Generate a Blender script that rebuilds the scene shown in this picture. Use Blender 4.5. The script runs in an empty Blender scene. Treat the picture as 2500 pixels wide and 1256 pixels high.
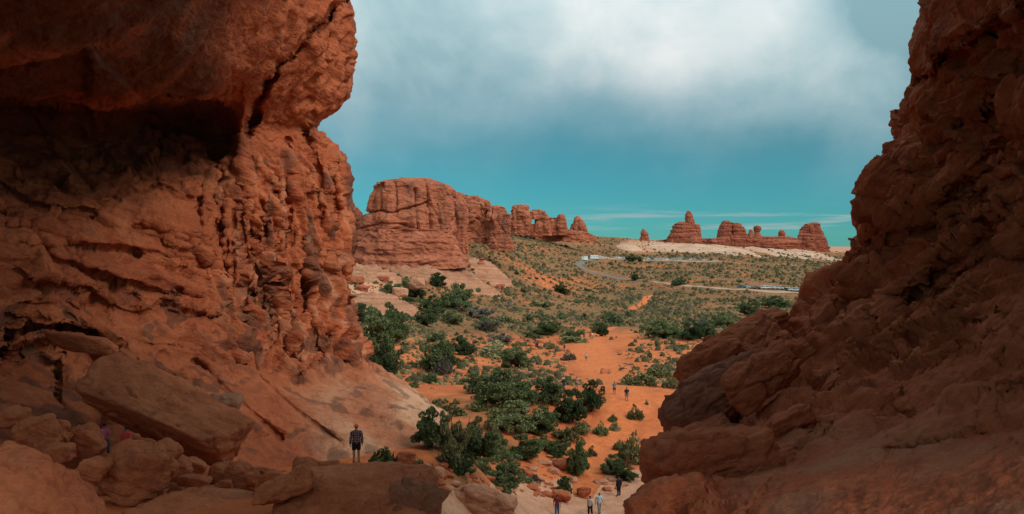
import bpy, bmesh, math, random
import numpy as np
from mathutils import Vector, Matrix

# ------------------------------------------------------------------ camera, sky, sun, exposure
SC = bpy.context.scene
COL = SC.collection
F = 2000.0            # focal length in photo pixels (photo is 2500 px wide)
HZ = 600.0            # photo row of eye level
cam = bpy.data.cameras.new('camera')
cam.sensor_width = 36.0
cam.lens = 36.0 * F / 2500.0
cam.shift_y = -(628.0 - HZ) / 2500.0
cam.clip_start = 0.1
cam.clip_end = 60000.0
camo = bpy.data.objects.new('camera', cam)
camo.location = (0, 0, 0)
camo.rotation_euler = (math.radians(90), 0, 0)
COL.objects.link(camo)
SC.camera = camo

SUN_DIR = Vector((0.60, -0.46, 0.655)).normalized()      # towards the sun, up to the right behind the camera, veiled by cloud
sun = bpy.data.lights.new('sun', 'SUN')
sun.energy = 1.7
sun.angle = math.radians(32)
sun.color = (1.0, 0.93, 0.84)
suno = bpy.data.objects.new('sun', sun)
suno.rotation_euler = SUN_DIR.to_track_quat('Z', 'Y').to_euler()
suno.location = (30, -10, 60)
COL.objects.link(suno)

SC.view_settings.view_transform = 'Standard'
SC.view_settings.look = 'None'
SC.view_settings.gamma = 1.0
SC.view_settings.exposure = 0.68
SC.view_settings.use_curve_mapping = False
SC.render.engine = 'CYCLES'
SC.cycles.max_bounces = 6
SC.cycles.diffuse_bounces = 3
SC.cycles.glossy_bounces = 2
SC.cycles.transmission_bounces = 2
SC.cycles.volume_bounces = 0
SC.cycles.transparent_max_bounces = 8
SC.cycles.use_denoising = True


class NT:
    """small node-tree writer"""
    def __init__(self, tree):
        self.t = tree
        tree.nodes.clear()

    def n(self, typ, **kw):
        nd = self.t.nodes.new(typ)
        for k, v in kw.items():
            setattr(nd, k, v)
        return nd

    def put(self, sock, v):
        if hasattr(v, 'is_output'):
            self.t.links.new(v, sock)
        else:
            sock.default_value = v

    def math(self, op, a, b=0.0, c=0.0, clamp=False):
        nd = self.n('ShaderNodeMath', operation=op, use_clamp=clamp)
        self.put(nd.inputs[0], a); self.put(nd.inputs[1], b); self.put(nd.inputs[2], c)
        return nd.outputs[0]

    def vmath(self, op, a, b=(0, 0, 0)):
        nd = self.n('ShaderNodeVectorMath', operation=op)
        self.put(nd.inputs[0], a); self.put(nd.inputs[1], b)
        return nd.outputs['Value'] if op in ('DOT_PRODUCT', 'LENGTH') else nd.outputs[0]

    def noise(self, vec, scale, detail=4.0, rough=0.55, dist=0.0):
        nd = self.n('ShaderNodeTexNoise')
        self.put(nd.inputs['Vector'], vec)
        nd.inputs['Scale'].default_value = scale
        nd.inputs['Detail'].default_value = detail
        nd.inputs['Roughness'].default_value = rough
        nd.inputs['Distortion'].default_value = dist
        return nd.outputs['Fac']

    def ramp(self, fac, stops, interp='LINEAR'):
        nd = self.n('ShaderNodeValToRGB')
        nd.color_ramp.interpolation = interp
        el = nd.color_ramp.elements
        while len(el) > 1:
            el.remove(el[-1])
        el[0].position = stops[0][0]; el[0].color = tuple(stops[0][1]) + (1,)
        for p, c in stops[1:]:
            e = el.new(p); e.color = tuple(c) + (1,)
        self.put(nd.inputs[0], fac)
        return nd.outputs[0]

    def smooth(self, v, a, b):
        nd = self.n('ShaderNodeMapRange', interpolation_type='SMOOTHSTEP')
        self.put(nd.inputs[0], v)
        nd.inputs[1].default_value = a; nd.inputs[2].default_value = b
        return nd.outputs[0]

    def mix(self, fac, a, b, mode='MIX'):
        nd = self.n('ShaderNodeMix', data_type='RGBA', blend_type=mode)
        self.put(nd.inputs[0], fac)
        for s, v in ((nd.inputs[6], a), (nd.inputs[7], b)):
            if hasattr(v, 'is_output'):
                self.put(s, v)
            else:
                s.default_value = tuple(v) + (1,)
        return nd.outputs[2]

    def scalevec(self, vec, s):
        return self.vmath('MULTIPLY', vec, s)


def build_world():
    w = bpy.data.worlds.new('World')
    SC.world = w
    w.use_nodes = True
    g = NT(w.node_tree)
    tc = g.n('ShaderNodeTexCoord').outputs['Generated']
    sky = g.n('ShaderNodeTexSky', sky_type='NISHITA')
    sky.sun_disc = False
    sky.sun_elevation = math.asin(SUN_DIR.z)
    sky.sun_rotation = math.atan2(SUN_DIR.x, SUN_DIR.y)
    sky.altitude = 1500; sky.air_density = 1.0; sky.dust_density = 0.4; sky.ozone_density = 3.0
    sep = g.n('ShaderNodeSeparateXYZ')
    g.put(sep.inputs[0], tc)
    x, y, z = sep.outputs
    # clear teal air under the cloud deck
    clear = g.mix(1.0, g.scalevec(sky.outputs[0], (0.1, 0.1, 0.1)), g.mix(g.smooth(z, 0.0, 0.16), (0.095, 0.355, 0.395), (0.125, 0.40, 0.355)), 'MULTIPLY')
    # cloud deck: coordinates on a plane high above, so that clouds shrink towards the horizon
    zc = g.math('MAXIMUM', z, 0.015)
    comb = g.n('ShaderNodeCombineXYZ')
    g.put(comb.inputs[0], g.math('DIVIDE', x, g.math('ADD', zc, 0.10)))
    g.put(comb.inputs[1], g.math('DIVIDE', y, g.math('ADD', zc, 0.10)))
    cp = comb.outputs[0]
    n1 = g.noise(g.vmath('ADD', cp, (3.1, 1.7, 0.0)), 0.55, 5.0, 0.5, 0.3)
    n2 = g.noise(g.vmath('ADD', cp, (7.3, 2.2, 4.0)), 0.30, 3.0, 0.5, 0.2)
    d3 = g.noise(tc, 2.2, 6.0, 0.55, 0.4)
    base = g.math('ADD', z, g.math('MULTIPLY', g.math('SUBTRACT', d3, 0.5), 0.27))
    # the deck's ragged lower edge hangs lower towards the right, where the brightest bank stands
    yp = g.math('MAXIMUM', y, 0.05)
    uu = g.math('DIVIDE', x, yp); vv = g.math('DIVIDE', z, yp)
    bu = g.math('POWER', g.math('ABSOLUTE', g.math('DIVIDE', g.math('SUBTRACT', uu, 0.235), 0.20)), 2.0)
    bv = g.math('POWER', g.math('ABSOLUTE', g.math('DIVIDE', g.math('SUBTRACT', vv, 0.27), 0.115)), 2.0)
    bankm = g.math('EXPONENT', g.math('MULTIPLY', g.math('ADD', bu, bv), -1.0))
    edge = g.math('ADD', base, g.math('MULTIPLY', bankm, 0.06))
    cover = g.smooth(edge, 0.03, 0.25)
    lum = g.math('ADD', g.math('MULTIPLY', n1, 0.55), g.math('MULTIPLY', bankm, 0.30))
    lum = g.math('ADD', lum, g.math('MULTIPLY', g.math('SUBTRACT', d3, 0.5), 0.55))
    lum = g.math('ADD', lum, g.math('MULTIPLY', n2, 0.12))
    d4 = g.noise(g.vmath('ADD', tc, (1.3, 4.1, 2.0)), 5.5, 8.0, 0.55, 0.35)
    gu = g.math('POWER', g.math('ABSOLUTE', g.math('DIVIDE', g.math('SUBTRACT', uu, 0.46), 0.09)), 2.0)
    gv = g.math('POWER', g.math('ABSOLUTE', g.math('DIVIDE', g.math('SUBTRACT', vv, 0.30), 0.07)), 2.0)
    lum = g.math('SUBTRACT', lum, g.math('MULTIPLY', g.math('EXPONENT', g.math('MULTIPLY', g.math('ADD', gu, gv), -1.0)), 0.30))
    lum = g.math('ADD', lum, g.math('MULTIPLY', g.math('SUBTRACT', d4, 0.5), 0.70))
    ccol = g.ramp(lum, [(0.20, (0.13, 0.22, 0.245)), (0.36, (0.225, 0.31, 0.33)), (0.54, (0.37, 0.41, 0.415)), (0.74, (0.52, 0.505, 0.495))])
    col = g.mix(cover, clear, ccol)
    # thin pale streaks low over the horizon
    sv = g.n('ShaderNodeCombineXYZ')
    g.put(sv.inputs[0], g.math('MULTIPLY', x, 5.0)); g.put(sv.inputs[1], g.math('MULTIPLY', y, 5.0)); g.put(sv.inputs[2], g.math('MULTIPLY', z, 95.0))
    st = g.noise(sv.outputs[0], 1.0, 5.0, 0.6, 0.3)
    stm = g.math('MULTIPLY', g.smooth(st, 0.50, 0.72), g.math('MULTIPLY', g.smooth(z, 0.006, 0.022), g.smooth(z, 0.052, 0.036)))
    stm = g.math('MULTIPLY', stm, g.smooth(x, 0.0, 0.2))
    col = g.mix(g.math('MULTIPLY', stm, 0.75), col, (0.36, 0.32, 0.32))
    zen = g.math('ADD', 1.0, g.math('MULTIPLY', g.math('MAXIMUM', g.math('SUBTRACT', z, 0.12), 0.0), 1.7))
    zc3 = g.n('ShaderNodeCombineXYZ')
    for k in range(3): g.put(zc3.inputs[k], zen)
    col = g.mix(1.0, col, zc3.outputs[0], 'MULTIPLY')
    bg = g.n('ShaderNodeBackground')
    g.put(bg.inputs[0], col)
    bg.inputs[1].default_value = 1.0
    out = g.n('ShaderNodeOutputWorld')
    g.put(out.inputs[0], bg.outputs[0])


build_world()

# ------------------------------------------------------------------ numpy helpers
rng = np.random.default_rng(7)
random.seed(7)
_perm = rng.permutation(256).astype(np.int32)
_perm = np.concatenate([_perm, _perm])
_g3 = rng.normal(size=(256, 3)); _g3 /= np.linalg.norm(_g3, axis=1)[:, None]


def perlin(p):
    p = np.asarray(p, dtype=np.float64)
    sh = p.shape[:-1]
    p = p.reshape(-1, 3)
    i = np.floor(p).astype(np.int32)
    f = p - i
    i &= 255
    u = f * f * f * (f * (f * 6 - 15) + 10)
    res = 0
    for dx in (0, 1):
        for dy in (0, 1):
            for dz in (0, 1):
                h = _perm[_perm[_perm[(i[:, 0] + dx) & 255] + ((i[:, 1] + dy) & 255)] + ((i[:, 2] + dz) & 255)]
                g = _g3[h]
                d = g[:, 0] * (f[:, 0] - dx) + g[:, 1] * (f[:, 1] - dy) + g[:, 2] * (f[:, 2] - dz)
                wx = u[:, 0] if dx else 1 - u[:, 0]
                wy = u[:, 1] if dy else 1 - u[:, 1]
                wz = u[:, 2] if dz else 1 - u[:, 2]
                res = res + d * wx * wy * wz
    return (res * 1.6).reshape(sh)


def fbm(p, octaves=4, gain=0.5, lac=2.03):
    a, s, r = 1.0, 1.0, 0
    for k in range(octaves):
        r = r + a * perlin(p * s + 17.3 * k)
        a *= gain; s *= lac
    return r


def ridged(p, octaves=3, gain=0.5):
    """rounded lumps with sharp grooves between them, about 0..1"""
    a, s, r, t = 1.0, 1.0, 0, 0
    for k in range(octaves):
        r = r + a * np.minimum(np.abs(perlin(p * s + 9.7 * k)) * 1.9, 1.0)
        t += a; a *= gain; s *= 2.1
    return r / t


_h3 = rng.random((256, 4))


def cells(p):
    """cellular noise: a random value per cell and the distance to the cell border"""
    p = np.asarray(p, float); sh = p.shape[:-1]
    p = p.reshape(-1, 3)
    i = np.floor(p).astype(np.int32)
    f = p - i
    f1 = np.full(len(p), 9.0); f2 = np.full(len(p), 9.0); val = np.zeros(len(p))
    for dx in (-1, 0, 1):
        for dy in (-1, 0, 1):
            for dz in (-1, 0, 1):
                h = _perm[_perm[_perm[(i[:, 0] + dx) & 255] + ((i[:, 1] + dy) & 255)] + ((i[:, 2] + dz) & 255)]
                r = _h3[h]
                d = (r[:, 0] + dx - f[:, 0]) ** 2 + (r[:, 1] + dy - f[:, 1]) ** 2 + (r[:, 2] + dz - f[:, 2]) ** 2
                m = d < f1
                f2 = np.where(m, f1, np.minimum(f2, d))
                val = np.where(m, r[:, 3], val)
                f1 = np.where(m, d, f1)
    return val.reshape(sh), (np.sqrt(f2) - np.sqrt(f1)).reshape(sh)


def plates(p, amp, crack=0.5, w=0.07):
    """angular broken plates: every cell stands at its own depth, joints cut in"""
    v, e = cells(p)
    return 1.15 * amp * (v - 0.5) * sstep(0.0, 0.16, e) - amp * crack * np.exp(-e / w) * 0.8


def saw(t, k=0.82):
    """ledges: swells outwards, then cuts back sharply"""
    f = t - np.floor(t)
    return np.where(f < k, f / k, (1 - f) / (1 - k)) - 0.5


def sstep(a, b, x):
    t = np.clip((x - a) / (b - a), 0, 1)
    return t * t * (3 - 2 * t)


def P(px, py, D):
    return np.stack([(np.asarray(px) - 1250.0) * D / F, np.asarray(D) + 0.0 * np.asarray(px), (HZ - np.asarray(py)) * D / F], axis=-1)


def seg_dist(px, py, poly):
    """distance in the (px, py) plane to a polyline, and signed side"""
    best = np.full(np.shape(px), 1e9); side = np.zeros(np.shape(px))
    for (x0, y0), (x1, y1) in zip(poly[:-1], poly[1:]):
        dx, dy = x1 - x0, y1 - y0
        t = np.clip(((px - x0) * dx + (py - y0) * dy) / (dx * dx + dy * dy), 0, 1)
        d = np.hypot(px - x0 - t * dx, py - y0 - t * dy)
        s = np.sign((px - x0) * dy - (py - y0) * dx)
        m = d < best
        best = np.where(m, d, best); side = np.where(m, s, side)
    return best, side


def pchip(xn, yn, x):
    """monotone cubic through nodes; yn may be (k, ...) """
    xn = np.asarray(xn, float); yn = np.asarray(yn, float)
    h = np.diff(xn); hs = h.reshape((-1,) + (1,) * (yn.ndim - 1))
    d = np.diff(yn, axis=0) / hs
    m = np.zeros_like(yn)
    m[0] = d[0]; m[-1] = d[-1]
    ok = d[:-1] * d[1:] > 0
    den = np.where(ok, d[:-1] + d[1:], 1.0)
    m[1:-1] = np.where(ok, 2 * d[:-1] * d[1:] / den, 0)
    i = np.clip(np.searchsorted(xn, x) - 1, 0, len(xn) - 2)
    t = (x - xn[i]) / h[i]
    t = t.reshape(t.shape + (1,) * (yn.ndim - 1)); hh = h[i].reshape(t.shape)
    return ((2 * t**3 - 3 * t**2 + 1) * yn[i] + (t**3 - 2 * t**2 + t) * hh * m[i] + (-2 * t**3 + 3 * t**2) * yn[i + 1] + (t**3 - t**2) * hh * m[i + 1])


def mesh_from(name, verts, faces, smooth=True, attrs=None):
    """faces: (n,3) or (n,4) int array"""
    me = bpy.data.meshes.new(name)
    v = np.ascontiguousarray(verts, dtype=np.float32).reshape(-1, 3)
    fa = np.ascontiguousarray(faces, dtype=np.int32)
    k = fa.shape[1]
    me.vertices.add(len(v)); me.vertices.foreach_set('co', v.ravel())
    me.loops.add(fa.size); me.loops.foreach_set('vertex_index', fa.ravel())
    me.polygons.add(len(fa))
    me.polygons.foreach_set('loop_start', np.arange(0, fa.size, k, dtype=np.int32))
    me.polygons.foreach_set('loop_total', np.full(len(fa), k, dtype=np.int32))
    if smooth:
        me.polygons.foreach_set('use_smooth', np.ones(len(fa), dtype=bool))
    for an, av in (attrs or {}).items():
        at = me.attributes.new(an, 'FLOAT', 'POINT')
        at.data.foreach_set('value', np.ascontiguousarray(av, dtype=np.float32).ravel())
    me.update(calc_edges=True)
    me.validate()
    return me


def grid_faces(nu, nv, wrap=False):
    """vertex index = v*nu+u"""
    uu = nu if wrap else nu - 1
    u = np.arange(uu); v = np.arange(nv - 1)
    U, V = np.meshgrid(u, v)
    U2 = (U + 1) % nu
    return np.stack([V * nu + U, V * nu + U2, (V + 1) * nu + U2, (V + 1) * nu + U], -1).reshape(-1, 4)


def link(name, me, mat=None, parent=None, loc=None):
    o = bpy.data.objects.new(name, me)
    COL.objects.link(o)
    if mat is not None and me is not None and not me.materials:
        me.materials.append(mat)
    if parent is not None:
        o.parent = parent
    if loc is not None:
        o.location = loc
    return o


def tag(o, label=None, cat=None, group=None, kind=None):
    if label: o['label'] = label
    if cat: o['category'] = cat
    if group: o['group'] = group
    if kind: o['kind'] = kind
    return o


# ------------------------------------------------------------------ materials
def principled(g, col, rough=0.9, normal=None, spec=0.15):
    b = g.n('ShaderNodeBsdfPrincipled')
    g.put(b.inputs['Base Color'], col if hasattr(col, 'is_output') else tuple(col) + (1,))
    g.put(b.inputs['Roughness'], rough)
    b.inputs['Specular IOR Level'].default_value = spec
    if normal is not None:
        g.put(b.inputs['Normal'], normal)
    o = g.n('ShaderNodeOutputMaterial')
    g.put(o.inputs[0], b.outputs[0])
    return b


def plain(name, col, rough=0.7, spec=0.3, var=0.0, scale=4.0, metal=0.0):
    m = bpy.data.materials.new(name); m.use_nodes = True
    g = NT(m.node_tree)
    c = col
    if var:
        n = g.noise(g.n('ShaderNodeTexCoord').outputs['Object'], scale, 3)
        c = g.mix(n, [k * (1 - var) for k in col], [min(1, k * (1 + var)) for k in col])
    b = principled(g, c, rough, None, spec)
    b.inputs['Metallic'].default_value = metal
    return m


def rock_mat(name, lo, mid, hi, scale=1.0, bump=0.5, strata=0.0, dip=(0.0, 0.0, 1.0), varnish=0.35, pale=None, fine=6.0, vstreak=0.0, bands=0.5, obj=False):
    """sandstone: colour from noises, bedding along 'dip', desert varnish stains; optional vertex masks"""
    m = bpy.data.materials.new(name); m.use_nodes = True
    g = NT(m.node_tree)
    pos = g.n('ShaderNodeTexCoord').outputs['Object'] if obj else g.n('ShaderNodeNewGeometry').outputs['Position']
    n1 = g.noise(pos, 0.25 * scale, 5, 0.6, 0.4)
    n2 = g.noise(pos, 1.6 * scale, 6, 0.62)
    fac = g.math('ADD', g.math('MULTIPLY', n1, 0.6), g.math('MULTIPLY', n2, 0.4))
    n5 = g.noise(pos, 5.5 * scale, 5, 0.7)
    fac = g.math('ADD', fac, g.math('MULTIPLY', g.math('SUBTRACT', n5, 0.5), 0.35))
    col = g.ramp(fac, [(0.33, lo), (0.5, mid), (0.68, hi)])
    if strata:
        d = g.vmath('DOT_PRODUCT', pos, dip)
        cv = g.n('ShaderNodeCombineXYZ')
        g.put(cv.inputs[2], g.math('ADD', g.math('MULTIPLY', d, strata), g.math('MULTIPLY', n1, 1.2)))
        sb = g.noise(cv.outputs[0], 1.0, 4, 0.7)
        col = g.mix(g.math('MULTIPLY', g.smooth(sb, 0.40, 0.64), bands), col, [k * 0.62 for k in mid], 'MIX')
        sb2 = g.smooth(g.noise(g.vmath('ADD', cv.outputs[0], (5, 3, 0)), 2.3, 3, 0.6), 0.55, 0.68)
        col = g.mix(g.math('MULTIPLY', sb2, 0.45 * bands), col, hi)
    if varnish:
        sc = (0.5 * scale, 0.5 * scale, (0.07 if vstreak else 0.4) * scale)
        vn = g.noise(g.scalevec(pos, sc), 1.0, 5, 0.65, 0.3)
        vm = g.smooth(vn, 0.54, 0.68)
        col = g.mix(g.math('MULTIPLY', vm, varnish), col, (0.085, 0.042, 0.036))
    if pale is not None:
        at = g.n('ShaderNodeAttribute', attribute_name='pale').outputs['Fac']
        pm = g.math('MULTIPLY', at, g.smooth(g.math('ADD', n2, g.math('MULTIPLY', n1, 0.5)), 0.5, 0.85), clamp=True)
        pm = g.math('ADD', g.math('MULTIPLY', pm, 0.6), g.math('MULTIPLY', at, 0.4))
        col = g.mix(pm, col, pale)
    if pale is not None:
        sa = g.n('ShaderNodeAttribute', attribute_name='stain_shade').outputs['Fac']
        col = g.mix(g.math('MULTIPLY', sa, 0.80), col, (0.085, 0.045, 0.032))  # dark brown for varnish stains and for the painted ceiling shade
    # small speckle and pits
    sp = g.noise(pos, fine * 2.2 * scale, 3, 0.7)
    col = g.mix(g.math('MULTIPLY', g.smooth(sp, 0.58, 0.74), 0.35), col, [k * 0.5 for k in lo])
    b1 = g.noise(pos, fine * scale, 8, 0.68)
    b2 = g.noise(g.scalevec(pos, (1.0, 1.0, 2.6)), fine * 0.28 * scale, 6, 0.62, 0.5)
    rn = g.n('ShaderNodeTexNoise', noise_type='RIDGED_MULTIFRACTAL')
    dd = g.vmath('DOT_PRODUCT', pos, dip)
    sq = g.n('ShaderNodeCombineXYZ')
    sx_ = g.n('ShaderNodeSeparateXYZ'); g.put(sx_.inputs[0], pos)
    g.put(sq.inputs[0], g.math('MULTIPLY', sx_.outputs[0], 0.45)); g.put(sq.inputs[1], g.math('MULTIPLY', sx_.outputs[1], 0.45)); g.put(sq.inputs[2], g.math('MULTIPLY', dd, 1.3))
    g.put(rn.inputs['Vector'], sq.outputs[0])
    rn.inputs['Scale'].default_value = 1.25 * scale; rn.inputs['Detail'].default_value = 6.0; rn.inputs['Roughness'].default_value = 0.55; rn.inputs['Lacunarity'].default_value = 2.2; rn.inputs['Offset'].default_value = 0.9; rn.inputs['Gain'].default_value = 2.0
    h = g.math('ADD', g.math('MULTIPLY', b1, 0.75), g.math('ADD', g.math('MULTIPLY', b2, 0.32), g.math('MULTIPLY', rn.outputs['Fac'], -0.30)))
    bp = g.n('ShaderNodeBump')
    bp.inputs['Strength'].default_value = bump
    bp.inputs['Distance'].default_value = 0.35 / scale
    g.put(bp.inputs['Height'], h)
    principled(g, col, 0.92, bp.outputs[0], 0.12)
    return m


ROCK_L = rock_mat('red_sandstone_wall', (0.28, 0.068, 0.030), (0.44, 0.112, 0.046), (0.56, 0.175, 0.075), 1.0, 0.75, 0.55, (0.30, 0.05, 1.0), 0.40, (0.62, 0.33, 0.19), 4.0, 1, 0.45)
ROCK_R = rock_mat('brown_sandstone_slope', (0.32, 0.078, 0.034), (0.49, 0.126, 0.054), (0.59, 0.185, 0.085), 1.6, 0.8, 0.9, (-0.45, 0.6, 0.66), 0.30, (0.45, 0.185, 0.098), 4.0, 0, 0.4)
ROCK_B = rock_mat('red_boulder_sandstone', (0.31, 0.080, 0.036), (0.49, 0.135, 0.057), (0.60, 0.205, 0.092), 1.4, 0.8, 0.5, (0.2, 0.1, 1.0), 0.28, None, 4.0, 0, 0.35)
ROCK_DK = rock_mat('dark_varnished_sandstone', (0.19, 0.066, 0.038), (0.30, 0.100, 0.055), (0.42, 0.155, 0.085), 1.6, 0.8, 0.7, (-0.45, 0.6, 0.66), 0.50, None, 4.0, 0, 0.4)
ROCK_FAR = rock_mat('far_entrada_sandstone', (0.27, 0.075, 0.040), (0.43, 0.128, 0.066), (0.58, 0.21, 0.118), 0.16, 0.9, 0.16, (0.12, 0.0, 1.0), 0.55, None, 4.0, 1, 0.28)
ROCK_TUR = rock_mat('far_banded_sandstone', (0.24, 0.060, 0.034), (0.39, 0.108, 0.060), (0.54, 0.20, 0.118), 0.10, 0.9, 0.42, (0.03, 0.0, 1.0), 0.35, None, 4.0, 0, 0.95)
ROCK_PALE = rock_mat('pale_slickrock', (0.36, 0.150, 0.082), (0.50, 0.222, 0.126), (0.60, 0.30, 0.185), 0.35, 0.8, 0.9, (0.05, 0.05, 1.0), 0.25, None, 4.0, 0, 0.9)
ROCK_WHITE = rock_mat('white_slickrock', (0.44, 0.235, 0.150), (0.57, 0.335, 0.225), (0.66, 0.43, 0.305), 0.12, 0.6, 0.2, (0.05, 0.05, 1.0), 0.15, None, 4.0, 0, 0.4)
ROCK_SLAB = rock_mat('pink_slickrock_pavement', (0.38, 0.155, 0.088), (0.50, 0.215, 0.125), (0.60, 0.29, 0.18), 1.0, 0.6, 0.8, (0.2, -0.1, 1.0), 0.22, None, 4.0, 0, 0.5)


def ground_mat():
    m = bpy.data.materials.new('orange_sand_and_scrub_soil'); m.use_nodes = True
    g = NT(m.node_tree)
    pos = g.n('ShaderNodeNewGeometry').outputs['Position']
    n1 = g.noise(pos, 0.05, 6, 0.6, 0.3)
    n2 = g.noise(pos, 0.6, 6, 0.65)
    sand = g.ramp(g.math('ADD', g.math('MULTIPLY', n1, 0.5), g.math('MULTIPLY', n2, 0.5)), [(0.35, (0.40, 0.098, 0.034)), (0.52, (0.52, 0.135, 0.046)), (0.68, (0.60, 0.185, 0.070))])
    soil = g.ramp(g.math('ADD', g.math('MULTIPLY', n1, 0.4), g.math('MULTIPLY', n2, 0.6)), [(0.36, (0.13, 0.064, 0.029)), (0.5, (0.21, 0.098, 0.043)), (0.66, (0.30, 0.140, 0.062))])
    at = g.n('ShaderNodeAttribute', attribute_name='sand').outputs['Fac']
    n3 = g.noise(pos, 0.22, 5, 0.65)
    msk = g.smooth(g.math('ADD', at, g.math('MULTIPLY', g.math('SUBTRACT', n3, 0.5), 1.3)), 0.28, 0.72)
    col = g.mix(msk, soil, sand)
    # footprints, twigs, pebbles
    sp = g.noise(pos, 3.5, 4, 0.7)
    col = g.mix(g.math('MULTIPLY', g.smooth(sp, 0.57, 0.72), 0.30), col, (0.22, 0.075, 0.032))
    pa = g.n('ShaderNodeAttribute', attribute_name='pale').outputs['Fac']
    pale = g.ramp(g.math('ADD', g.math('MULTIPLY', n2, 0.6), g.math('MULTIPLY', sp, 0.4)), [(0.36, (0.40, 0.17, 0.095)), (0.52, (0.53, 0.255, 0.15)), (0.66, (0.62, 0.34, 0.22))])
    col = g.mix(g.smooth(g.math('ADD', pa, g.math('MULTIPLY', g.math('SUBTRACT', n3, 0.5), 0.9)), 0.35, 0.6), col, pale)
    bp = g.n('ShaderNodeBump')
    bp.inputs['Strength'].default_value = 0.6
    bp.inputs['Distance'].default_value = 0.5
    g.put(bp.inputs['Height'], g.math('ADD', g.math('MULTIPLY', sp, 0.3), n2))
    principled(g, col, 0.95, bp.outputs[0], 0.08)
    return m


GROUND = ground_mat()


def foliage_mat(name, a, b, c):
    m = bpy.data.materials.new(name); m.use_nodes = True
    g = NT(m.node_tree)
    pos = g.n('ShaderNodeTexCoord').outputs['Object']
    oi = g.n('ShaderNodeObjectInfo').outputs['Random']
    n = g.noise(pos, 1.3, 4, 0.7)
    f = g.math('ADD', n, g.math('MULTIPLY', g.math('SUBTRACT', oi, 0.5), 0.40))
    col = g.ramp(f, [(0.32, a), (0.5, b), (0.70, c)])
    bs = g.n('ShaderNodeBsdfPrincipled')
    g.put(bs.inputs['Base Color'], col)
    bs.inputs['Roughness'].default_value = 0.75
    bs.inputs['Specular IOR Level'].default_value = 0.15
    tr = g.n('ShaderNodeBsdfTranslucent')
    g.put(tr.inputs[0], col)
    mx = g.n('ShaderNodeMixShader'); mx.inputs[0].default_value = 0.22
    g.put(mx.inputs[1], bs.outputs[0]); g.put(mx.inputs[2], tr.outputs[0])
    o = g.n('ShaderNodeOutputMaterial'); g.put(o.inputs[0], mx.outputs[0])
    return m


JUNIPER = foliage_mat('juniper_foliage', (0.050, 0.070, 0.028), (0.095, 0.122, 0.048), (0.165, 0.190, 0.080))
GREENB = foliage_mat('green_bush_foliage', (0.065, 0.088, 0.030), (0.115, 0.145, 0.052), (0.19, 0.21, 0.088))
OLIVE = foliage_mat('olive_sage_foliage', (0.095, 0.094, 0.036), (0.155, 0.148, 0.062), (0.24, 0.215, 0.10))
GREYB = foliage_mat('grey_dry_foliage', (0.095, 0.078, 0.058), (0.155, 0.132, 0.098), (0.235, 0.205, 0.155))
SAGE = foliage_mat('sage_scrub', (0.080, 0.072, 0.030), (0.130, 0.114, 0.052), (0.205, 0.175, 0.085))
STRAW = foliage_mat('dry_grass_foliage', (0.13, 0.13, 0.050), (0.21, 0.20, 0.085), (0.33, 0.29, 0.14))
BARK = plain('juniper_bark', (0.105, 0.075, 0.055), 0.95, 0.05, 0.35, 6.0)
DEAD = plain('dead_grey_wood', (0.155, 0.105, 0.075), 0.95, 0.05, 0.35, 6.0)

# ------------------------------------------------------------------ terrain: thin-plate surface of photo row over (column, ln distance)
CP = [
    # px, row, D
    (1400, 1500, 46), (1400, 1390, 54), (1390, 1262, 65), (1400, 1135, 79), (1440, 1060, 89), (1500, 975, 101), (1440, 925, 132), (1431, 881, 172), (1443, 828, 229),
    (1400, 776, 300), (1400, 745, 362), (1400, 706, 460), (1400, 676, 540), (1420, 642, 622), (1420, 608, 790), (1430, 576, 1090), (1430, 588, 1500), (1430, 600, 3000), (1430, 604, 9000),
    (1220, 1192, 61), (1090, 1085, 57), (1000, 1160, 48), (880, 1185, 44), (960, 1100, 60), (800, 1110, 60), (1250, 1000, 92), (1050, 925, 128), (1060, 870, 172), (1060, 800, 235), (1060, 730, 285), (1060, 690, 315), (1060, 655, 350),
    (900, 900, 130), (900, 820, 185), (900, 745, 235), (900, 690, 285), (900, 640, 340), (900, 612, 400), (1180, 600, 430), (1200, 655, 400), (1250, 618, 480), (1250, 590, 600), (1250, 569, 760), (1250, 575, 1100), (1250, 600, 3000), (1250, 604, 9000),
    (600, 1190, 40), (300, 1190, 36), (0, 1190, 33), (850, 1290, 28), (400, 1330, 25), (100, 1400, 20), (1250, 1560, 42), (1250, 2200, 24), (850, 2000, 13), (400, 1900, 13), (1700, 2200, 24), (2300, 2200, 24),
    (700, 1040, 80), (700, 900, 125), (700, 800, 190), (700, 700, 270), (700, 610, 420), (700, 575, 800), (700, 604, 9000), (200, 950, 100), (200, 700, 250), (200, 590, 600), (200, 604, 9000),
    (1700, 1300, 58), (1700, 1010, 100), (1700, 895, 152), (1700, 832, 220), (1700, 782, 300), (1700, 738, 395), (1700, 700, 480), (1700, 668, 570), (1700, 640, 680), (1700, 617, 820), (1700, 597, 960), (1700, 596, 1100), (1700, 606, 1500), (1700, 608, 3000), (1700, 604, 9000),
    (2000, 1000, 110), (2000, 850, 200), (2000, 770, 320), (1900, 712, 462), (2000, 712, 470), (2000, 672, 600), (2000, 646, 770), (2000, 630, 900), (2000, 612, 1000), (2000, 613, 1200), (2050, 613, 2000), (2050, 612, 3500), (2050, 606, 9000),
    (2400, 1000, 110), (2400, 800, 250), (2400, 700, 500), (2400, 640, 900), (2400, 612, 3500), (2400, 606, 9000), (3200, 800, 250), (3200, 640, 900), (3200, 606, 9000), (-700, 1100, 60), (-700, 800, 180), (-700, 620, 700), (-700, 604, 9000),
]
_cp = np.array(CP, float)
_cx = np.stack([(_cp[:, 0] - 1250) / 700.0, np.log(_cp[:, 2]) * 1.6], 1)


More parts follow.
